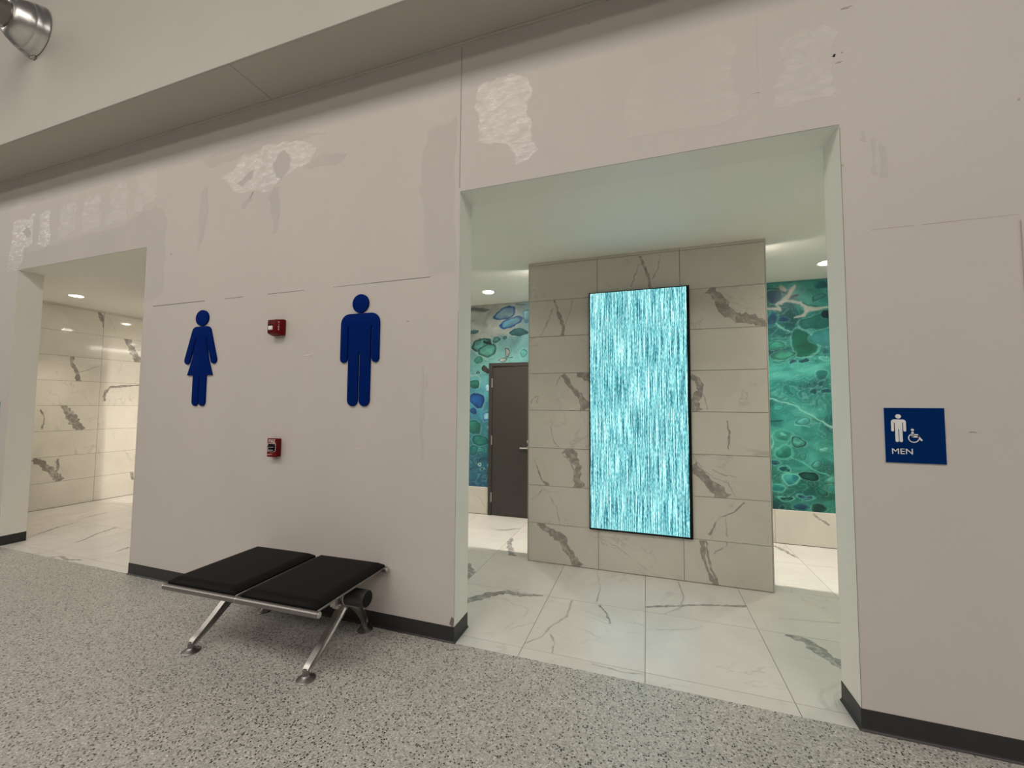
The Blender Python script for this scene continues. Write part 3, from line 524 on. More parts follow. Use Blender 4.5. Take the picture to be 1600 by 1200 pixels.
    me.polygons.add(nq); me.polygons.foreach_set('loop_start', np.arange(0, nq*4, 4, dtype=np.int32)); me.update(calc_edges=True)
    at = me.color_attributes.new('paint', 'FLOAT_COLOR', 'POINT')
    at.data.foreach_set('color', np.concatenate([C.reshape(-1, 3), np.ones((C.size//3, 1))], 1).astype(np.float32).ravel())
    me.materials.append(attr_mat('poured_paint', 'paint', 0.35))
    o = bpy.data.objects.new('mural', me); col.objects.link(o)
    # sheet thickness behind the printed face
    box('backing_sheet', XP+0.06, DX0, YB+0.001, YB+0.010, 0.384, ZC-0.002, M_TRIMW, o)
    box('backing_sheet', DX1, XR, YB+0.001, YB+0.010, 0.384, ZC-0.002, M_TRIMW, o)
    box('backing_sheet', DX0, DX1, YB+0.001, YB+0.010, DZ, ZC-0.002, M_TRIMW, o)
    return tag(o, 'swirling blue and teal poured-paint wall mural behind the marble wall', 'mural')
mural()

# ---------------------------------------------------------------- door
door = empty('door_1', (DX0, YB, 0)); struct(door)
D = lambda *a: (a[0]-DX0, a[1]-DX0, a[2]-YB, a[3]-YB, a[4], a[5])
bm = bmesh.new()
add_box(bm, *D(DX0, DX0+0.05, YB-0.022, YB+0.0100, 0, DZ), 0.002, 1); add_box(bm, *D(DX1-0.05, DX1, YB-0.022, YB+0.0100, 0, DZ), 0.002, 1)
add_box(bm, *D(DX0+0.05, DX1-0.05, YB-0.022, YB+0.0100, DZ-0.05, DZ), 0.002, 1)
bm_obj('door_frame', bm, M_DOOR, door)
box('door_leaf', *D(DX0+0.055, DX1-0.055, YB-0.012, YB+0.0098, 0.010, DZ-0.056), M_DOOR, door, 0.002, 1)
for z in (0.257, 1.06, 1.878):
    bm = bmesh.new(); add_tube(bm, (0.052, -0.026, z-0.066), (0.052, -0.026, z+0.066), 0.0085, 12)
    add_box(bm, 0.044, 0.062, -0.026, -0.020, z-0.064, z+0.064)
    bm_obj('hinge', bm, M_HINGE, door, True)
hx = DX1-0.055-0.065-DX0
bm = bmesh.new()
Mx = Matrix.Translation((hx, -0.012, 0.966)) @ Matrix.Rotation(R(90), 4, 'X')
add_lathe(bm, [(0, 0), (0.027, 0), (0.027, 0.006), (0.022, 0.009), (0.010, 0.010), (0.010, 0.042), (0.0, 0.044)], Mx, 24)
add_tube(bm, (hx, -0.045, 0.966), (hx-0.115, -0.048, 0.964), 0.0085, 14)
bm_obj('lever_handle', bm, M_HINGE, door, True)
bm = bmesh.new(); Mx = Matrix.Translation((hx, -0.012, 1.055)) @ Matrix.Rotation(R(90), 4, 'X')
add_lathe(bm, [(0, 0), (0.025, 0), (0.025, 0.008), (0.015, 0.014), (0, 0.014)], Mx, 24); bm_obj('deadbolt', bm, M_HINGE, door, True)

# ---------------------------------------------------------------- seams, patches and scuffs of the front wall
def flat(name, pts, m, h=0.0008, jag=0.0, sub=1, parent=WALL):
    """thin coat on the wall: outline in x,z with ragged edge"""
    rng = random.Random(int(abs(pts[0][0])*1000)+len(pts)); P = list(pts)
    if jag:
        for lvl in range(4):                             # midpoint displacement
            Q = []
            for a, b in zip(P, P[1:]+P[:1]):
                L = math.hypot(b[0]-a[0], b[1]-a[1]); k = min(0.16*L, jag*2.2/(lvl+1))*(rng.random()*2-1)
                Q.append(a)
                if L > 0.008: Q.append(((a[0]+b[0])/2-(b[1]-a[1])/max(L, 1e-6)*k, (a[1]+b[1])/2+(b[0]-a[0])/max(L, 1e-6)*k))
            P = Q
    bm = bmesh.new(); add_prism(bm, P, -0.00002, -h); o = bm_obj(name, bm, m, parent); return o
def seam(x0, z0, x1, z1, wd=0.0035, m=None):
    dx, dz = x1-x0, z1-z0; L = math.hypot(dx, dz); nx, nz = -dz/L*wd/2, dx/L*wd/2
    return flat('seam', [(x0+nx, z0+nz), (x1+nx, z1+nz), (x1-nx, z1-nz), (x0-nx, z0-nz)], m or M_SEAM, 0.0003)
for a, b, wd in ((-4.07, -3.39, .006), (-3.15, -2.93, .004), (-2.66, -2.28, .004), (-2.0, -1.65, .003), (-1.65, -1.15, .005), (1.375, 1.55, .0025), (1.58, 1.70, .0035), (1.70, 1.93, .0022)):
    seam(a, 2.455, b, 2.455, wd, M_SCUFF if a > 1 else None)
seam(-0.931, 3.06, -0.928, 4.09, .004); seam(0.893, 3.25, 0.895, 3.75, .003, M_DULL); seam(0.86, 3.30, 0.905, 3.30, .003, M_SCUFF)
seam(XC+0.0016, 0.1, XC+0.0016, 3.02, .0022); seam(XB, ZT+0.0015, XC, ZT+0.0015, .0025); seam(XL+0.05, ZT+0.0015, XA, ZT+0.0015, .002); seam(XB-0.0014, 0.1, XB-0.0014, 2.2, .002)
# glossy primer left between rubbed-back strips above the left opening
for p, m in (([(-6.62, 3.02), (-6.55, 3.62), (-6.24, 3.585), (-6.12, 3.66), (-6.13, 3.30), (-6.30, 3.27), (-6.40, 3.0)], M_GLOSS),
             ([(-6.06, 3.30), (-6.02, 3.62), (-5.82, 3.62), (-5.80, 3.26), (-5.95, 3.25)], M_GLOSS),
             ([(-5.68, 3.27), (-5.66, 3.64), (-5.36, 3.65), (-5.36, 3.35), (-5.55, 3.30)], M_GLOSS2),
             ([(-5.24, 3.32), (-5.22, 3.66), (-4.95, 3.66), (-4.94, 3.34)], M_GLOSS2),
             ([(-4.86, 3.33), (-4.82, 3.68), (-4.55, 3.72), (-4.52, 3.36)], M_GLOSS2),
             ([(-6.62, 3.75), (-6.40, 3.86), (-6.22, 3.80), (-6.35, 3.72)], M_GLOSS2), ([(-6.10, 3.77), (-5.98, 3.90), (-5.90, 3.80)], M_GLOSS2),
             ([(-4.45, 3.38), (-4.42, 3.78), (-4.12, 3.80), (-4.10, 3.52), (-4.3, 3.42)], M_GLOSS2),
             ([(-3.27, 3.53), (-3.0, 3.70), (-2.75, 3.74), (-2.33, 3.69), (-2.20, 3.60), (-2.28, 3.50), (-2.55, 3.42), (-2.7, 3.33), (-3.0, 3.36), (-3.15, 3.46)], M_GLOSS),
             ([(-0.80, 3.36), (-0.83, 3.62), (-0.76, 3.78), (-0.55, 3.80), (-0.44, 3.74), (-0.45, 3.50), (-0.42, 3.38), (-0.36, 3.22), (-0.52, 3.15), (-0.58, 3.30), (-0.70, 3.33)], M_GLOSS),
             ([(0.20, 3.18), (0.18, 3.36), (0.30, 3.62), (0.70, 3.70), (0.79, 3.60), (0.77, 3.40), (0.80, 3.20), (0.55, 3.16)], M_GLOSS2),
             ([(0.955, 3.19), (0.97, 3.24), (0.95, 3.30), (1.03, 3.40), (1.01, 3.57), (1.20, 3.60), (1.27, 3.54), (1.24, 3.40), (1.25, 3.21), (1.10, 3.20)], M_GLOSS2)):
    flat('paint_patch', p, m, 0.0004, 0.018)
for p in ([(-6.37, 3.042), (-6.36, 3.25), (-5.9, 3.235), (-5.5, 3.25), (-5.0, 3.27), (-4.5, 3.33), (-4.25, 3.40), (-4.02, 3.39), (-3.94, 3.28), (-3.92, 2.9), (-3.93, 2.55), (-4.20, 2.5), (-4.2030, 3.042)],
          [(-3.5, 3.76), (-3.0, 3.80), (-2.4, 3.78), (-2.1, 3.72), (-2.3, 3.71), (-2.75, 3.75), (-3.0, 3.72), (-3.4, 3.66)],
          [(-1.16, 2.46), (-1.20, 2.9), (-1.24, 3.3), (-1.16, 3.55), (-0.96, 3.6), (-0.95, 2.46)]):
    flat('matte_patch', p, M_MATTE, 0.0003, 0.016)
for p in ([(-6.36, 3.46), (-6.26, 3.52), (-6.16, 3.42), (-6.24, 3.38)],
          [(-2.62, 3.44), (-2.66, 3.56), (-2.60, 3.63), (-2.55, 3.66), (-2.47, 3.58), (-2.50, 3.46), (-2.56, 3.41)],
          [(-3.06, 3.46), (-2.86, 3.56), (-2.88, 3.48), (-3.0, 3.42)], [(-3.0, 3.26), (-2.86, 3.36), (-2.88, 3.28), (-2.97, 3.22)],
          [(-2.66, 3.12), (-2.69, 3.28), (-2.65, 3.36), (-2.58, 3.35), (-2.56, 3.20), (-2.585, 2.98), (-2.63, 2.95)],
          [(-3.52, 3.20), (-3.50, 3.46), (-3.42, 3.50), (-3.40, 3.30), (-3.46, 3.0), (-3.52, 2.9)],
          [(-2.33, 3.46), (-2.15, 3.56), (-1.9, 3.50), (-2.0, 3.43)]):
    flat('rubbed_patch', p, M_DULL, 0.0006, 0.008)
for p in ([(-1.208, 1.36), (-1.212, 1.56), (-1.20, 1.80), (-1.192, 1.84), (-1.188, 1.60), (-1.178, 1.56), (-1.176, 1.46), (-1.19, 1.44), (-1.176, 1.30), (-1.176, 1.18), (-1.196, 1.17)],
          [(-1.18, 1.66), (-1.17, 1.76), (-1.155, 1.78), (-1.15, 1.66)], [(1.345, 2.93), (1.352, 2.98), (1.372, 2.98), (1.366, 2.92)],
          [(1.385, 2.76), (1.392, 2.93), (1.41, 2.94), (1.412, 2.74)], [(1.42, 2.72), (1.424, 2.91), (1.448, 2.88), (1.456, 2.72)], [(-1.03, 2.74), (-1.02, 2.98), (-0.985, 2.96), (-0.99, 2.73)]):
    flat('scuff', p, M_DULL, 0.0006, 0.004)
for x, z, wd, hh, m in ((-2.22, 1.933, .08, .010, M_CHIP), (-2.23, 1.73, .045, .006, M_CHIP), (-1.72, 1.231, .11, .006, M_CHIP), (-1.325, 2.15, .03, .006, M_SCUFF), (1.248, 3.416, .016, .016, M_BLACK), (1.284, 3.425, .008, .008, M_SCUFF),
                    (1.268, 3.375, .03, .006, M_SCUFF), (1.958, 3.004, .010, .012, M_SCUFF), (1.268, 2.814, .012, .010, M_SCUFF), (-0.037, 3.989, .018, .014, M_SCUFF), (1.309, 3.665, .05, .010, M_SCUFF), (1.728, 1.445, .03, .006, M_SCUFF),
                    (-3.86, 2.93, .018, .016, M_SCUFF), (-3.95, 3.0, .012, .010, M_SCUFF), (-0.942, 0.128, .034, .07, M_SEAM)):
    flat('chip', [(x-wd/2, z-hh*.2), (x-wd*.1, z+hh/2), (x+wd/2, z+hh*.3), (x+wd*.2, z-hh/2)], m, 0.0016, 0.001)

# ---------------------------------------------------------------- falling-water screen
SX0, SX1, SZ0, SZ1 = -0.240, 0.669, 0.380, 2.664
yb_, yf_ = YF-0.0006, YF-0.030
scr = empty('video_screen', ((SX0+SX1)/2, YF, SZ0)); tag(scr, 'tall black-framed screen showing falling turquoise water on the marble wall', 'screen')
ox, oz = (SX0+SX1)/2, SZ0
bm = bmesh.new()
for a in ((SX0-ox, SX0+.010-ox, 0, SZ1-oz), (SX1-.026-ox, SX1-ox, 0, SZ1-oz)): add_box(bm, a[0], a[1], yf_-YF, yb_-YF, a[2], a[3], 0.0015, 1)
add_box(bm, SX0+.010-ox, SX1-.026-ox, yf_-YF, yb_-YF, 0, 0.016, 0.0015, 1); add_box(bm, SX0+.010-ox, SX1-.026-ox, yf_-YF, yb_-YF, SZ1-oz-0.008, SZ1-oz, 0.0015, 1)
bm_obj('bezel', bm, M_BLACK, scr)
box('display_panel', SX0+.0095-ox, SX1-.0255-ox, yf_+.002-YF, yb_-YF, 0.015, SZ1-oz-.0075, M_WATER, scr)

# ---------------------------------------------------------------- pictograms
def circ(cx, cz, rx, rz, n=36): return [(cx+rx*math.cos(2*math.pi*i/n), cz+rz*math.sin(2*math.pi*i/n)) for i in range(n)]
def arc(cx, cz, r, a0, a1, n=8): return [(cx+r*math.cos(R(a0+(a1-a0)*i/n)), cz+r*math.sin(R(a0+(a1-a0)*i/n))) for i in range(n+1)]
def capsule(a, b, r, n=8):
    an = math.degrees(math.atan2(b[1]-a[1], b[0]-a[0]))
    return arc(b[0], b[1], r, an-90, an+90, n) + arc(a[0], a[1], r, an+90, an+270, n)
def man_outline(slot=0.010, half=0.006):
    """one closed outline: shoulders, arms with narrow slots, legs with a slot (height 0..0.693, half width 0.172)"""
    W, top, aw = 0.172, 0.690, 0.064
    t = W-aw-slot                              # half torso
    P = arc(W-0.075, top-0.075, 0.075, 90, 0, 8)                         # right shoulder
    P += arc(W-aw/2, 0.355, aw/2, 0, -180, 10)                           # right hand
    P += [(W-aw, 0.585)] + arc(W-aw-slot/2, 0.585, slot/2, 0, 180, 4)[1:]
    lw = t-half
    P += arc(half+lw/2, lw/2, lw/2, 0, -180, 10)                        # right foot
    P += [(half, 0.395), (-half, 0.395)]
    P += arc(-0.006-lw/2, lw/2, lw/2, 0, -180, 10)
    P += arc(-(W-aw-slot/2), 0.585, slot/2, 0, 180, 4)
    P += arc(-(W-aw/2), 0.355, aw/2, 0, -180, 10)
    P += arc(-(W-0.075), top-0.075, 0.075, 180, 90, 8)
    return P
def woman_outline():
    P = arc(0.062, 0.640, 0.055, 90, 22, 6)
    P += arc(0.162, 0.400, 0.034, 20, -160, 10)                          # right hand
    P += [(0.064, 0.600), (0.056, 0.597)]
    P += [(0.100, 0.405), (0.152, 0.268), (0.080, 0.268)]
    P += arc(0.0425, 0.038, 0.0375, 0, -180, 10) + [(0.005, 0.266), (-0.005, 0.266)] + arc(-0.0425, 0.038, 0.0375, 0, -180, 10)
    P += [(-0.080, 0.268), (-0.152, 0.268), (-0.100, 0.405), (-0.056, 0.597), (-0.064, 0.600)]
    P += arc(-0.162, 0.400, 0.034, -20, -200, 10)
    P += arc(-0.062, 0.640, 0.055, 158, 90, 6)
    return P
def pictogram(x, z, outline, head, label):
    root = empty('restroom_pictogram', (x, 0, z))
    for nm, pts in (('body', outline), ('head', head)):
        bm = bmesh.new(); add_prism(bm, pts, 0.0, -0.014, 0.0025); bm_obj(nm, bm, M_BLUE, root, True)
    return tag(root, label, 'pictogram')
pictogram(-1.7275, 1.541, man_outline(), circ(0, 0.765, 0.072, 0.070), 'blue standing man symbol on the wall above the right half of the bench')
pictogram(-3.397, 1.531, woman_outline(), circ(0, 0.770, 0.077, 0.070), 'blue woman symbol in a skirt beside the left opening')

# ---------------------------------------------------------------- rest room signs
def sign(x, z, label, faces):
    root = empty('restroom_sign', (x, 0, z)); W, H = 0.231, 0.265
    box('backing_plate', -0.0025, W+0.0025, -0.003, 0.0, -0.0025, H+0.0025, M_SIGNE, root, 0.0006, 1)
    box('sign_face', 0, W, -0.0065, -0.003, 0, H, M_SIGN, root, 0.0008, 1)
    if faces:
        bm = bmesh.new()
        add_prism(bm, circ(0.0535, 0.2235, 0.0112, 0.0104, 24), -0.0065, -0.0085)
        k = 0.168; add_prism(bm, [(0.0535+p[0]*k, 0.0995+p[1]*0.158) for p in man_outline(0.022, 0.011)], -0.0065, -0.0085)
        bm_obj('man_symbol', bm, M_WHITE, root)
        bm = bmesh.new(); y0, y1 = -0.0065, -0.0085
        add_prism(bm, circ(0.1065, 0.1595, 0.0058, 0.0055, 20), y0, y1)
        for a, b, r in (((0.1065, 0.147), (0.1065, 0.129), 0.0042), ((0.1065, 0.138), (0.125, 0.137), 0.0024), ((0.1065, 0.1275), (0.129, 0.1275), 0.0042), ((0.128, 0.1275), (0.1395, 0.111), 0.0038)):
            add_prism(bm, capsule(a, b, r, 6), y0, y1)
        c, ro, ri = (0.1105, 0.120), 0.0218, 0.0180
        add_prism(bm, arc(*c, ro, 118, 350, 26) + arc(*c, ri, 350, 118, 26), y0, y1)
        bm_obj('wheelchair_symbol', bm, M_WHITE, root)
        me = text_mesh('MEN', 0.0345, 0.0009)
        xs_ = [v.co.x for v in me.vertices]; x0 = min(xs_); s = 0.080/(max(xs_)-x0)
        ys_ = [v.co.y for v in me.vertices]; yy0 = min(ys_); sv = 0.0262/(max(ys_)-yy0)
        for v in me.vertices: v.co = Vector(((v.co.x-x0)*s + 0.0245, -0.0074 - v.co.z, (v.co.y-yy0)*sv + 0.042))
        me.materials.append(M_WHITE); o = bpy.data.objects.new('lettering', me); col.objects.link(o); o.parent = root
    return tag(root, label, 'sign')
sign(1.3945, 1.290, 'square blue MEN sign with white man and wheelchair symbols', True)
sign(-6.762, 1.290, 'blue sign cut off by the left edge beside the left opening', False)

# ---------------------------------------------------------------- fire strobe and pull station
st = empty('fire_strobe', (-2.513, 0, 2.165)); tag(st, 'red fire alarm strobe between the man and woman symbols', 'alarm')
box('back_box', -0.062, 0.062, -0.030, 0.0, -0.064, 0.064, M_RED, st, 0.006, 2)
bm = bmesh.new()
def frus(bm, x0, x1, z0, z1, y0, X0, X1, Z0, Z1, y1):
    a = [bm.verts.new(p) for p in ((x0, y0, z0), (x1, y0, z0), (x1, y0, z1), (x0, y0, z1))]; b = [bm.verts.new(p) for p in ((X0, y1, Z0), (X1, y1, Z0), (X1, y1, Z1), (X0, y1, Z1))]
    bm.faces.new(a[::-1]); bm.faces.new(b)
    for i in range(4): bm.faces.new((a[i], a[(i+1) % 4], b[(i+1) % 4], b[i]))
frus(bm, -0.062, 0.060, -0.062, 0.062, -0.030, -0.050, 0.030, -0.052, 0.055, -0.072)
bmesh.ops.bevel(bm, geom=bm.edges[:], offset=0.004, segments=2, affect='EDGES', profile=0.5)
bm_obj('cover', bm, M_RED, st, True)
bm = bmesh.new(); frus(bm, -0.043, 0.006, -0.030, 0.010, -0.066, -0.039, 0.002, -0.023, 0.004, -0.0775)
bmesh.ops.bevel(bm, geom=bm.edges[:], offset=0.003, segments=2, affect='EDGES'); bm_obj('strobe_lens', bm, M_LENS, st, True)
box('lens_shade', -0.045, 0.008, -0.0745, -0.066, 0.012, 0.019, M_BLACK, st)
box('lens_shade', -0.045, 0.008, -0.0735, -0.066, -0.037, -0.032, M_BLACK, st)
for i in range(3): box('sounder_slot', -0.036, 0.010, -0.0722, -0.066, 0.030+i*0.007, 0.033+i*0.007, M_BLACK, st)
me = text_mesh('FIRE', 0.021, 0.0004)
# letters one above another down the sloping right cheek
for k, ch in enumerate('FIRE'):
    mt = text_mesh(ch, 0.019, 0.0005); xs_ = [v.co.x for v in mt.vertices]; mid = (min(xs_)+max(xs_))/2
    ang = math.atan2(0.042, 0.030)
    for v in mt.vertices:
        u = v.co.x-mid; v.co = Vector((0.0445+u*math.cos(ang), -0.0512+u*math.sin(ang)-0.0005-v.co.z*0.6, v.co.y+0.028-k*0.0185))
    mt.materials.append(M_WHITE); o = bpy.data.objects.new('letter', mt); col.objects.link(o); o.parent = st

ps = empty('fire_pull_station', (-2.500, 0, 1.141)); tag(ps, 'small red fire alarm pull station above the black bench', 'alarm')
box('back_box', -0.046, 0.046, -0.034, 0.0, 0.0, 0.141, M_RED, ps, 0.004, 2)
box('front_cover', -0.048, 0.048, -0.046, -0.034, -0.002, 0.143, M_RED, ps, 0.003, 2)
box('handle_recess', -0.036, 0.036, -0.0472, -0.044, 0.044, 0.100, M_BLACK, ps, 0.001, 1)
bm = bmesh.new(); add_prism(bm, [(-0.031, 0.086), (0.031, 0.086), (0.031, 0.074), (0.010, 0.070), (0.010, 0.060), (0.029, 0.056), (0.029, 0.050), (0.0, 0.045), (-0.029, 0.050), (-0.029, 0.056), (-0.010, 0.060), (-0.010, 0.070), (-0.031, 0.074)], -0.046, -0.058, 0.001)
bm_obj('pull_handle', bm, M_BLACK, ps)
bm = bmesh.new()
for a in ((-0.0395, 0.0395, 0.1005, 0.1030), (-0.0395, -0.0370, 0.044, 0.1005), (0.0370, 0.0395, 0.044, 0.1005), (-0.030, 0.030, 0.0745, 0.0765), (-0.028, 0.028, 0.0520, 0.0545)):
    add_box(bm, a[0], a[1], -0.0590 if abs(a[0]) < 0.035 else -0.0476, -0.0455, a[2], a[3])
arcp = [(-0.0395+0.079*i/8, 0.044-0.008*math.sin(math.pi*i/8)) for i in range(9)]
add_prism(bm, arcp + [(x, z+0.0025) for x, z in arcp[::-1]], -0.0455, -0.0476)
bm_obj('white_outline', bm, M_WHITE, ps)
bm = bmesh.new(); add_prism(bm, [(-0.043, 0.010), (0.004, 0.016), (0.010, 0.021), (-0.002, 0.024), (-0.043, 0.022)], -0.0455, -0.0466); bm_obj('printed_label', bm, simple('pink_print', (0.42, 0.16, 0.16)), ps)
mt = text_mesh('FIRE', 0.034, 0.0004); xs_ = [v.co.x for v in mt.vertices]; x0, x1 = min(xs_), max(xs_); ys_ = [v.co.y for v in mt.vertices]
for v in mt.vertices: v.co = Vector(((v.co.x-x0)/(x1-x0)*0.066-0.033, -0.0464-v.co.z, (v.co.y-min(ys_))/(max(ys_)-min(ys_))*0.027+0.108))
mt.materials.append(M_WHITE); o = bpy.data.objects.new('lettering', mt); col.objects.link(o); o.parent = ps

# ---------------------------------------------------------------- beam bench
bn = empty('beam_bench', (-2.008, -0.354, 0), R(1.85)); tag(bn, 'two-seat black padded beam bench with metal legs against the wall', 'bench')
def seat(x0, x1):
    bm = bmesh.new(); y0, y1 = -0.320, 0.311
    nx, ny = 18, 22; grid = []
    for i in range(nx+1):
        row = []
        for j in range(ny+1):
            u, v = i/nx, j/ny; x = x0+(x1-x0)*u; y = y0+(y1-y0)*v
            e = min(u*(x1-x0), (1-u)*(x1-x0), v*(y1-y0), (1-v)*(y1-y0)); hgt = 0.463-0.022*max(0, 1-e/0.03)**2 + 0.004*math.sin(math.pi*u)*math.sin(math.pi*v)
            row.append(bm.verts.new((x, y, hgt)))
        grid.append(row)
    for i in range(nx):
        for j in range(ny): bm.faces.new((grid[i][j], grid[i+1][j], grid[i+1][j+1], grid[i][j+1]))
    rim = [grid[i][0] for i in range(nx+1)] + [grid[nx][j] for j in range(1, ny+1)] + [grid[i][ny] for i in range(nx-1, -1, -1)] + [grid[0][j] for j in range(ny-1, 0, -1)]
    cx, cy = (x0+x1)/2, (y0+y1)/2; prev = rim
    for s_, z in ((1.004, 0.436), (0.996, 0.428)):
        cur = [bm.verts.new((cx+(v.co.x-cx)*s_, cy+(v.co.y-cy)*s_, z)) for v in rim]
        for i in range(len(rim)): bm.faces.new((prev[i], prev[(i+1) % len(rim)], cur[(i+1) % len(rim)], cur[i]))
        prev = cur
    bm.faces.new(prev)
    pad = bm_obj('seat_pad', bm, M_PAD, bn, True)
    box('seat_pan', x0+0.004, x1+0.004, y0+0.004, y1-0.004, 0.417, 0.4295, M_RAIL, bn, 0.003, 1)
    for y in (-0.327, 0.309):
        bm = bmesh.new(); add_tube(bm, (x0-0.020, y, 0.412), (x1+0.020, y, 0.412), 0.0185, 24, 0.004); r_ = bm_obj('rail', bm, M_RAIL, bn, True)
        for xa_, xb_ in ((x1+0.0195, x1+0.0245), (x0-0.0245, x0-0.0195)):
            bm = bmesh.new(); add_tube(bm, (xa_, y, 0.412), (xb_, y, 0.412), 0.0165, 20, 0.002); bm_obj('end_cap', bm, M_STEEL, r_, True)
    for x in (x0+0.10, x1-0.10):
        bm = bmesh.new(); add_box(bm, x-0.02, x+0.02, -0.12, 0.20, 0.376, 0.4175, 0.004, 1); bm_obj('seat_bracket', bm, M_BEAM, bn)
seat(-0.567, -0.021); seat(0.024, 0.567)
bm = bmesh.new(); add_tube(bm, (-0.600, 0.066, 0.326), (0.608, 0.066, 0.326), 0.052, 40, 0.003); bmm = bm_obj('beam', bm, M_BEAM, bn, True)
for x, s_ in ((-0.600, -1), (0.608, 1)):
    bm = bmesh.new(); add_tube(bm, (x-0.001*s_, 0.066, 0.326), (x+0.005*s_, 0.066, 0.326), 0.047, 32, 0.003); bm_obj('end_cap', bm, M_BLACK, bmm, True)
def catmull(P, n):
    out = []
    for i in range(len(P)-1):
        p0, p1, p2, p3 = P[max(i-1, 0)], P[i], P[i+1], P[min(i+2, len(P)-1)]
        for k in range(n):
            t_ = k/n; out.append(tuple(0.5*((2*b)+(-a+c)*t_+(2*a-5*b+4*c-d)*t_*t_+(-a+3*b-3*c+d)*t_**3) for a, b, c, d in zip(p0, p1, p2, p3)))
    out.append(P[-1]); return out
def leg(x, path):
    """path of (y, z, depth): I-shaped casting swept in the y-z plane"""
    pts = catmull(path, 6); bm = bmesh.new(); rings = []
    for i, (y, z, dp) in enumerate(pts):
        a = pts[max(0, i-1)]; b = pts[min(len(pts)-1, i+1)]; t_ = Vector((0, b[0]-a[0], b[1]-a[1])).normalized(); nn = Vector((0, -t_.z, t_.y))
        w, wb_, f = 0.019, 0.009, 0.30
        prof = [(-w, -.5), (w, -.5), (w, -.5+f*.6), (wb_, -.5+f), (wb_, .5-f), (w, .5-f*.6), (w, .5), (-w, .5), (-w, .5-f*.6), (-wb_, .5-f), (-wb_, -.5+f), (-w, -.5+f*.6)]
        rings.append([bm.verts.new(Vector((x+px_, y, z)) + nn*(q*dp)) for px_, q in prof])
    for a, b in zip(rings, rings[1:]):
        for i in range(12): bm.faces.new((a[i], a[(i+1) % 12], b[(i+1) % 12], b[i]))
    bm.faces.new(rings[0]); bm.faces.new(rings[-1][::-1])
    o = bm_obj('leg', bm, M_ALU, bn, True)
    y = path[-1][0]; bm = bmesh.new()
    add_lathe(bm, [(0, 0.0), (0.050, 0.0), (0.052, 0.004), (0.045, 0.010), (0.026, 0.016), (0.019, 0.024), (0.0175, 0.056), (0.012, 0.060), (0, 0.060)], Matrix.Translation((x, y, 0)), 32)
    bm_obj('foot', bm, M_RAIL, o, True)
for x in (-0.443, 0.443):
    leg(x, [(0.058, 0.288, 0.075), (0.008, 0.236, 0.060), (-0.080, 0.164, 0.048), (-0.170, 0.098, 0.040), (-0.227, 0.062, 0.034), (-0.249, 0.044, 0.030)])
    leg(x, [(0.066, 0.280, 0.060), (0.118, 0.258, 0.048), (0.186, 0.196, 0.042), (0.240, 0.124, 0.036), (0.270, 0.075, 0.032), (0.277, 0.044, 0.028)])
    bm = bmesh.new(); add_lathe(bm, [(0.0535, -0.026), (0.059, -0.023), (0.059, 0.023), (0.0535, 0.026)], Matrix.Translation((x, 0.066, 0.326)) @ Matrix.Rotation(R(90), 4, 'Y'), 36)
    add_box(bm, x-0.022, x+0.022, -0.030, 0.070, 0.282, 0.316, 0.006, 2); add_box(bm, x-0.018, x+0.018, -0.055, 0.020, 0.304, 0.376, 0.005, 2)
    cl_ = bm_obj('beam_clamp', bm, M_ALU, bn, True)
    for xo, yo, zo in ((0.0215, -0.008, 0.300), (0.0175, -0.034, 0.338)):
        bm = bmesh.new(); add_tube(bm, (x+xo, yo, zo), (x+xo+0.0045, yo, zo), 0.007, 12); bm_obj('bolt', bm, M_STEEL, cl_, True)

# ---------------------------------------------------------------- downlights
def downlight(x, y, label, power, cone=100):
    root = empty('downlight', (x, y, ZC)); bm = bmesh.new()
    add_lathe(bm, [(0.068, -0.0005), (0.094, -0.0005), (0.094, -0.004), (0.088, -0.008), (0.072, -0.006), (0.068, -0.003)], Matrix.Identity(4), 36)
    bm_obj('trim_ring', bm, M_TRIMW, root, True)
    bm = bmesh.new(); add_lathe(bm, [(0.0, -0.001), (0.0715, -0.001), (0.069, -0.0055), (0.055, -0.009), (0.0, -0.010)], Matrix.Identity(4), 32); bm_obj('lens', bm, M_LAMP, root, True)
    l = bpy.data.lights.new('lamp', 'SPOT'); l.energy = power; l.spot_size = R(cone); l.spot_blend = 0.75; l.shadow_soft_size = 0.05; l.color = (1.0, 0.88, 0.72)
    lo = bpy.data.objects.new('lamp', l); col.objects.link(lo); lo.parent = root; lo.location = (0, 0, -0.03)
    return tag(root, label, 'ceiling light')
downlight(-1.653, 2.351, 'round recessed ceiling light above the grey door', 55)
downlight(2.049, 2.370, 'round recessed ceiling light above the green mural, half hidden by the right opening edge', 55)
downlight(-7.192, 0.855, 'round recessed ceiling light in the left room beside its tiled wall', 60)
downlight(-7.12, 2.35, 'round recessed ceiling light deep in the left room, mirrored in its tiled wall', 70, 84)
downlight(-5.21, 2.38, 'round recessed ceiling light in the middle of the left room behind the front wall', 60, 84)
downlight(-4.19, 4.03, 'round recessed ceiling light at the far end of the left room', 60, 84)
downlight(-1.73, 0.855, 'unseen round ceiling light added for brightness behind the wall with the man symbol', 18, 150)  # out of view, added to brighten the front of the right room
downlight(2.07, 0.855, 'unseen round ceiling light added for brightness behind the wall with the MEN sign', 34, 150)  # likewise added out of view, mainly to light the left jamb
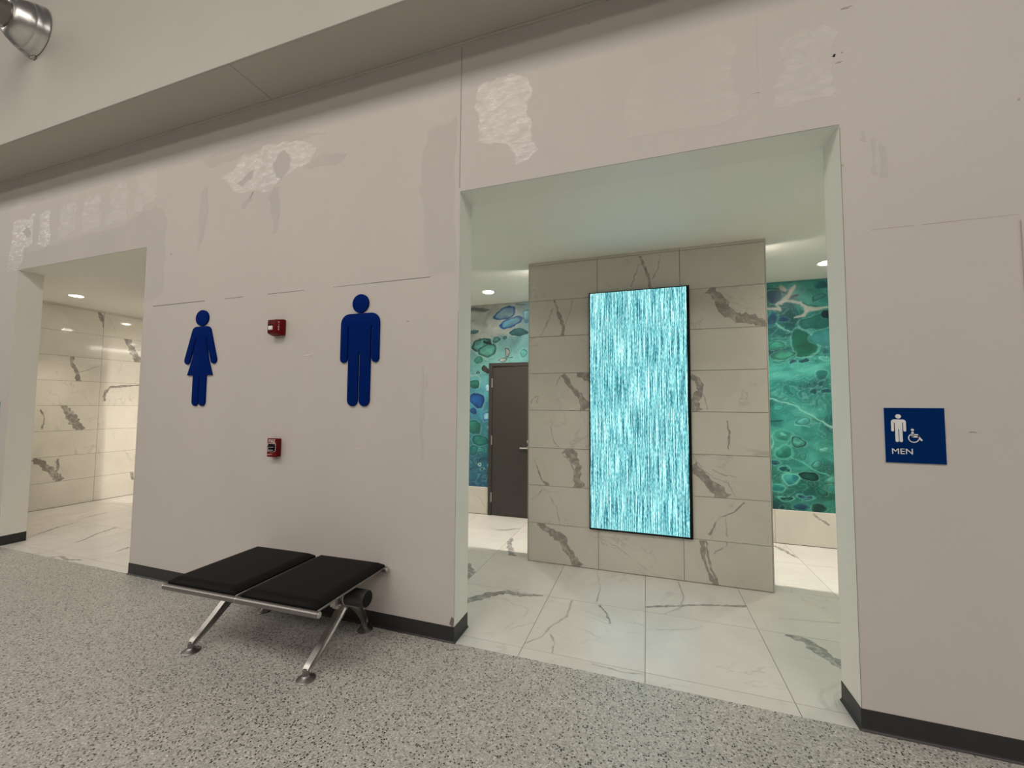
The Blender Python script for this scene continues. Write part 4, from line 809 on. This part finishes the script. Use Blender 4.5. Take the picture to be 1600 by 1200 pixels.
def led(x, label):
    root = empty('light_strip', (x, YF+0.19, 2.86)); L = 0.98
    bm = bmesh.new(); add_box(bm, -L-0.01, L+0.01, 0.0, 0.004, -0.016, 0.026); add_box(bm, -L-0.01, L+0.01, 0.004, 0.030, 0.020, 0.026); add_box(bm, -L-0.01, L+0.01, 0.030, 0.034, -0.006, 0.026)
    bm_obj('housing', bm, M_TRIMW, root)
    box('diffuser', -L, L, 0.005, 0.029, -0.006, 0.018, M_LED, root)
    return tag(root, label, 'ceiling light')
led(0.2135, 'slim strip light high on the back of the marble screen wall')
led(0.2135+FD, 'slim strip light high on the back of the left room marble wall')
lt = empty('light_strip', (XP-0.06, 4.45, 2.98)); tag(lt, 'long slim strip light under the ceiling of the left room', 'ceiling light')
box('housing', -0.05, 0.0, -0.55, 0.55, 0.012, 0.045, M_TRIMW, lt, 0.002, 1); box('diffuser', -0.048, -0.002, -0.545, 0.545, 0.0, 0.012, M_STRIP, lt)

# ---------------------------------------------------------------- round metal pipe and flared collar on the bulkhead
pp = empty('metal_pipe', (-5.30, YS, 5.14)); tag(pp, 'brushed metal pipe with flared collar fixed high on the bulkhead', 'pipe')
MY = Matrix.Rotation(R(90), 4, 'X')                       # local +z points out into the hall
bm = bmesh.new(); add_lathe(bm, [(0, 0.001), (0.112, 0.001), (0.112, 0.90), (0.106, 0.906), (0, 0.906)], MY, 48); bm_obj('pipe', bm, M_RAIL, pp, True)
bm = bmesh.new(); add_lathe(bm, [(0.113, 0.001), (0.248, 0.001), (0.252, 0.006), (0.250, 0.016), (0.243, 0.024), (0.238, 0.050), (0.226, 0.080), (0.2235, 0.083), (0.2225, 0.088), (0.2225, 0.092), (0.205, 0.122), (0.176, 0.165), (0.150, 0.192), (0.136, 0.200), (0.128, 0.203), (0.124, 0.200), (0.113, 0.200)], MY, 64)
co = bm_obj('flared_collar', bm, M_STEEL, pp, True)
bm = bmesh.new(); add_tube(bm, (0.093, -0.176, 0.128), (0.104, -0.181, 0.143), 0.011, 16); bm_obj('set_screw', bm, M_HINGE, co, True)
bm = bmesh.new(); add_box(bm, -0.026, 0.026, -0.022, -0.001, -0.272, -0.243, 0.004, 1); bm_obj('drain_tab', bm, M_HINGE, co, True)

# ---------------------------------------------------------------- access panel at the right edge
ap = empty('access_panel', (1.936, 0, 1.55)); tag(ap, 'flush wall access panel cut off by the right edge of the photo', 'panel')
bm = bmesh.new()
for a in ((0, 0.012, 0, 0.878), (0.588, 0.60, 0, 0.878), (0.012, 0.588, 0, 0.012), (0.012, 0.588, 0.866, 0.878)): add_box(bm, a[0], a[1], -0.010, 0.0, a[2], a[3], 0.0015, 1)
bm_obj('frame', bm, M_WALL, ap)
box('panel_door', 0.017, 0.583, -0.006, 0.0, 0.017, 0.861, M_WALL, ap, 0.0015, 1)
box('latch', 0.55, 0.57, -0.010, -0.006, 0.43, 0.45, M_STEEL, ap, 0.001, 1)
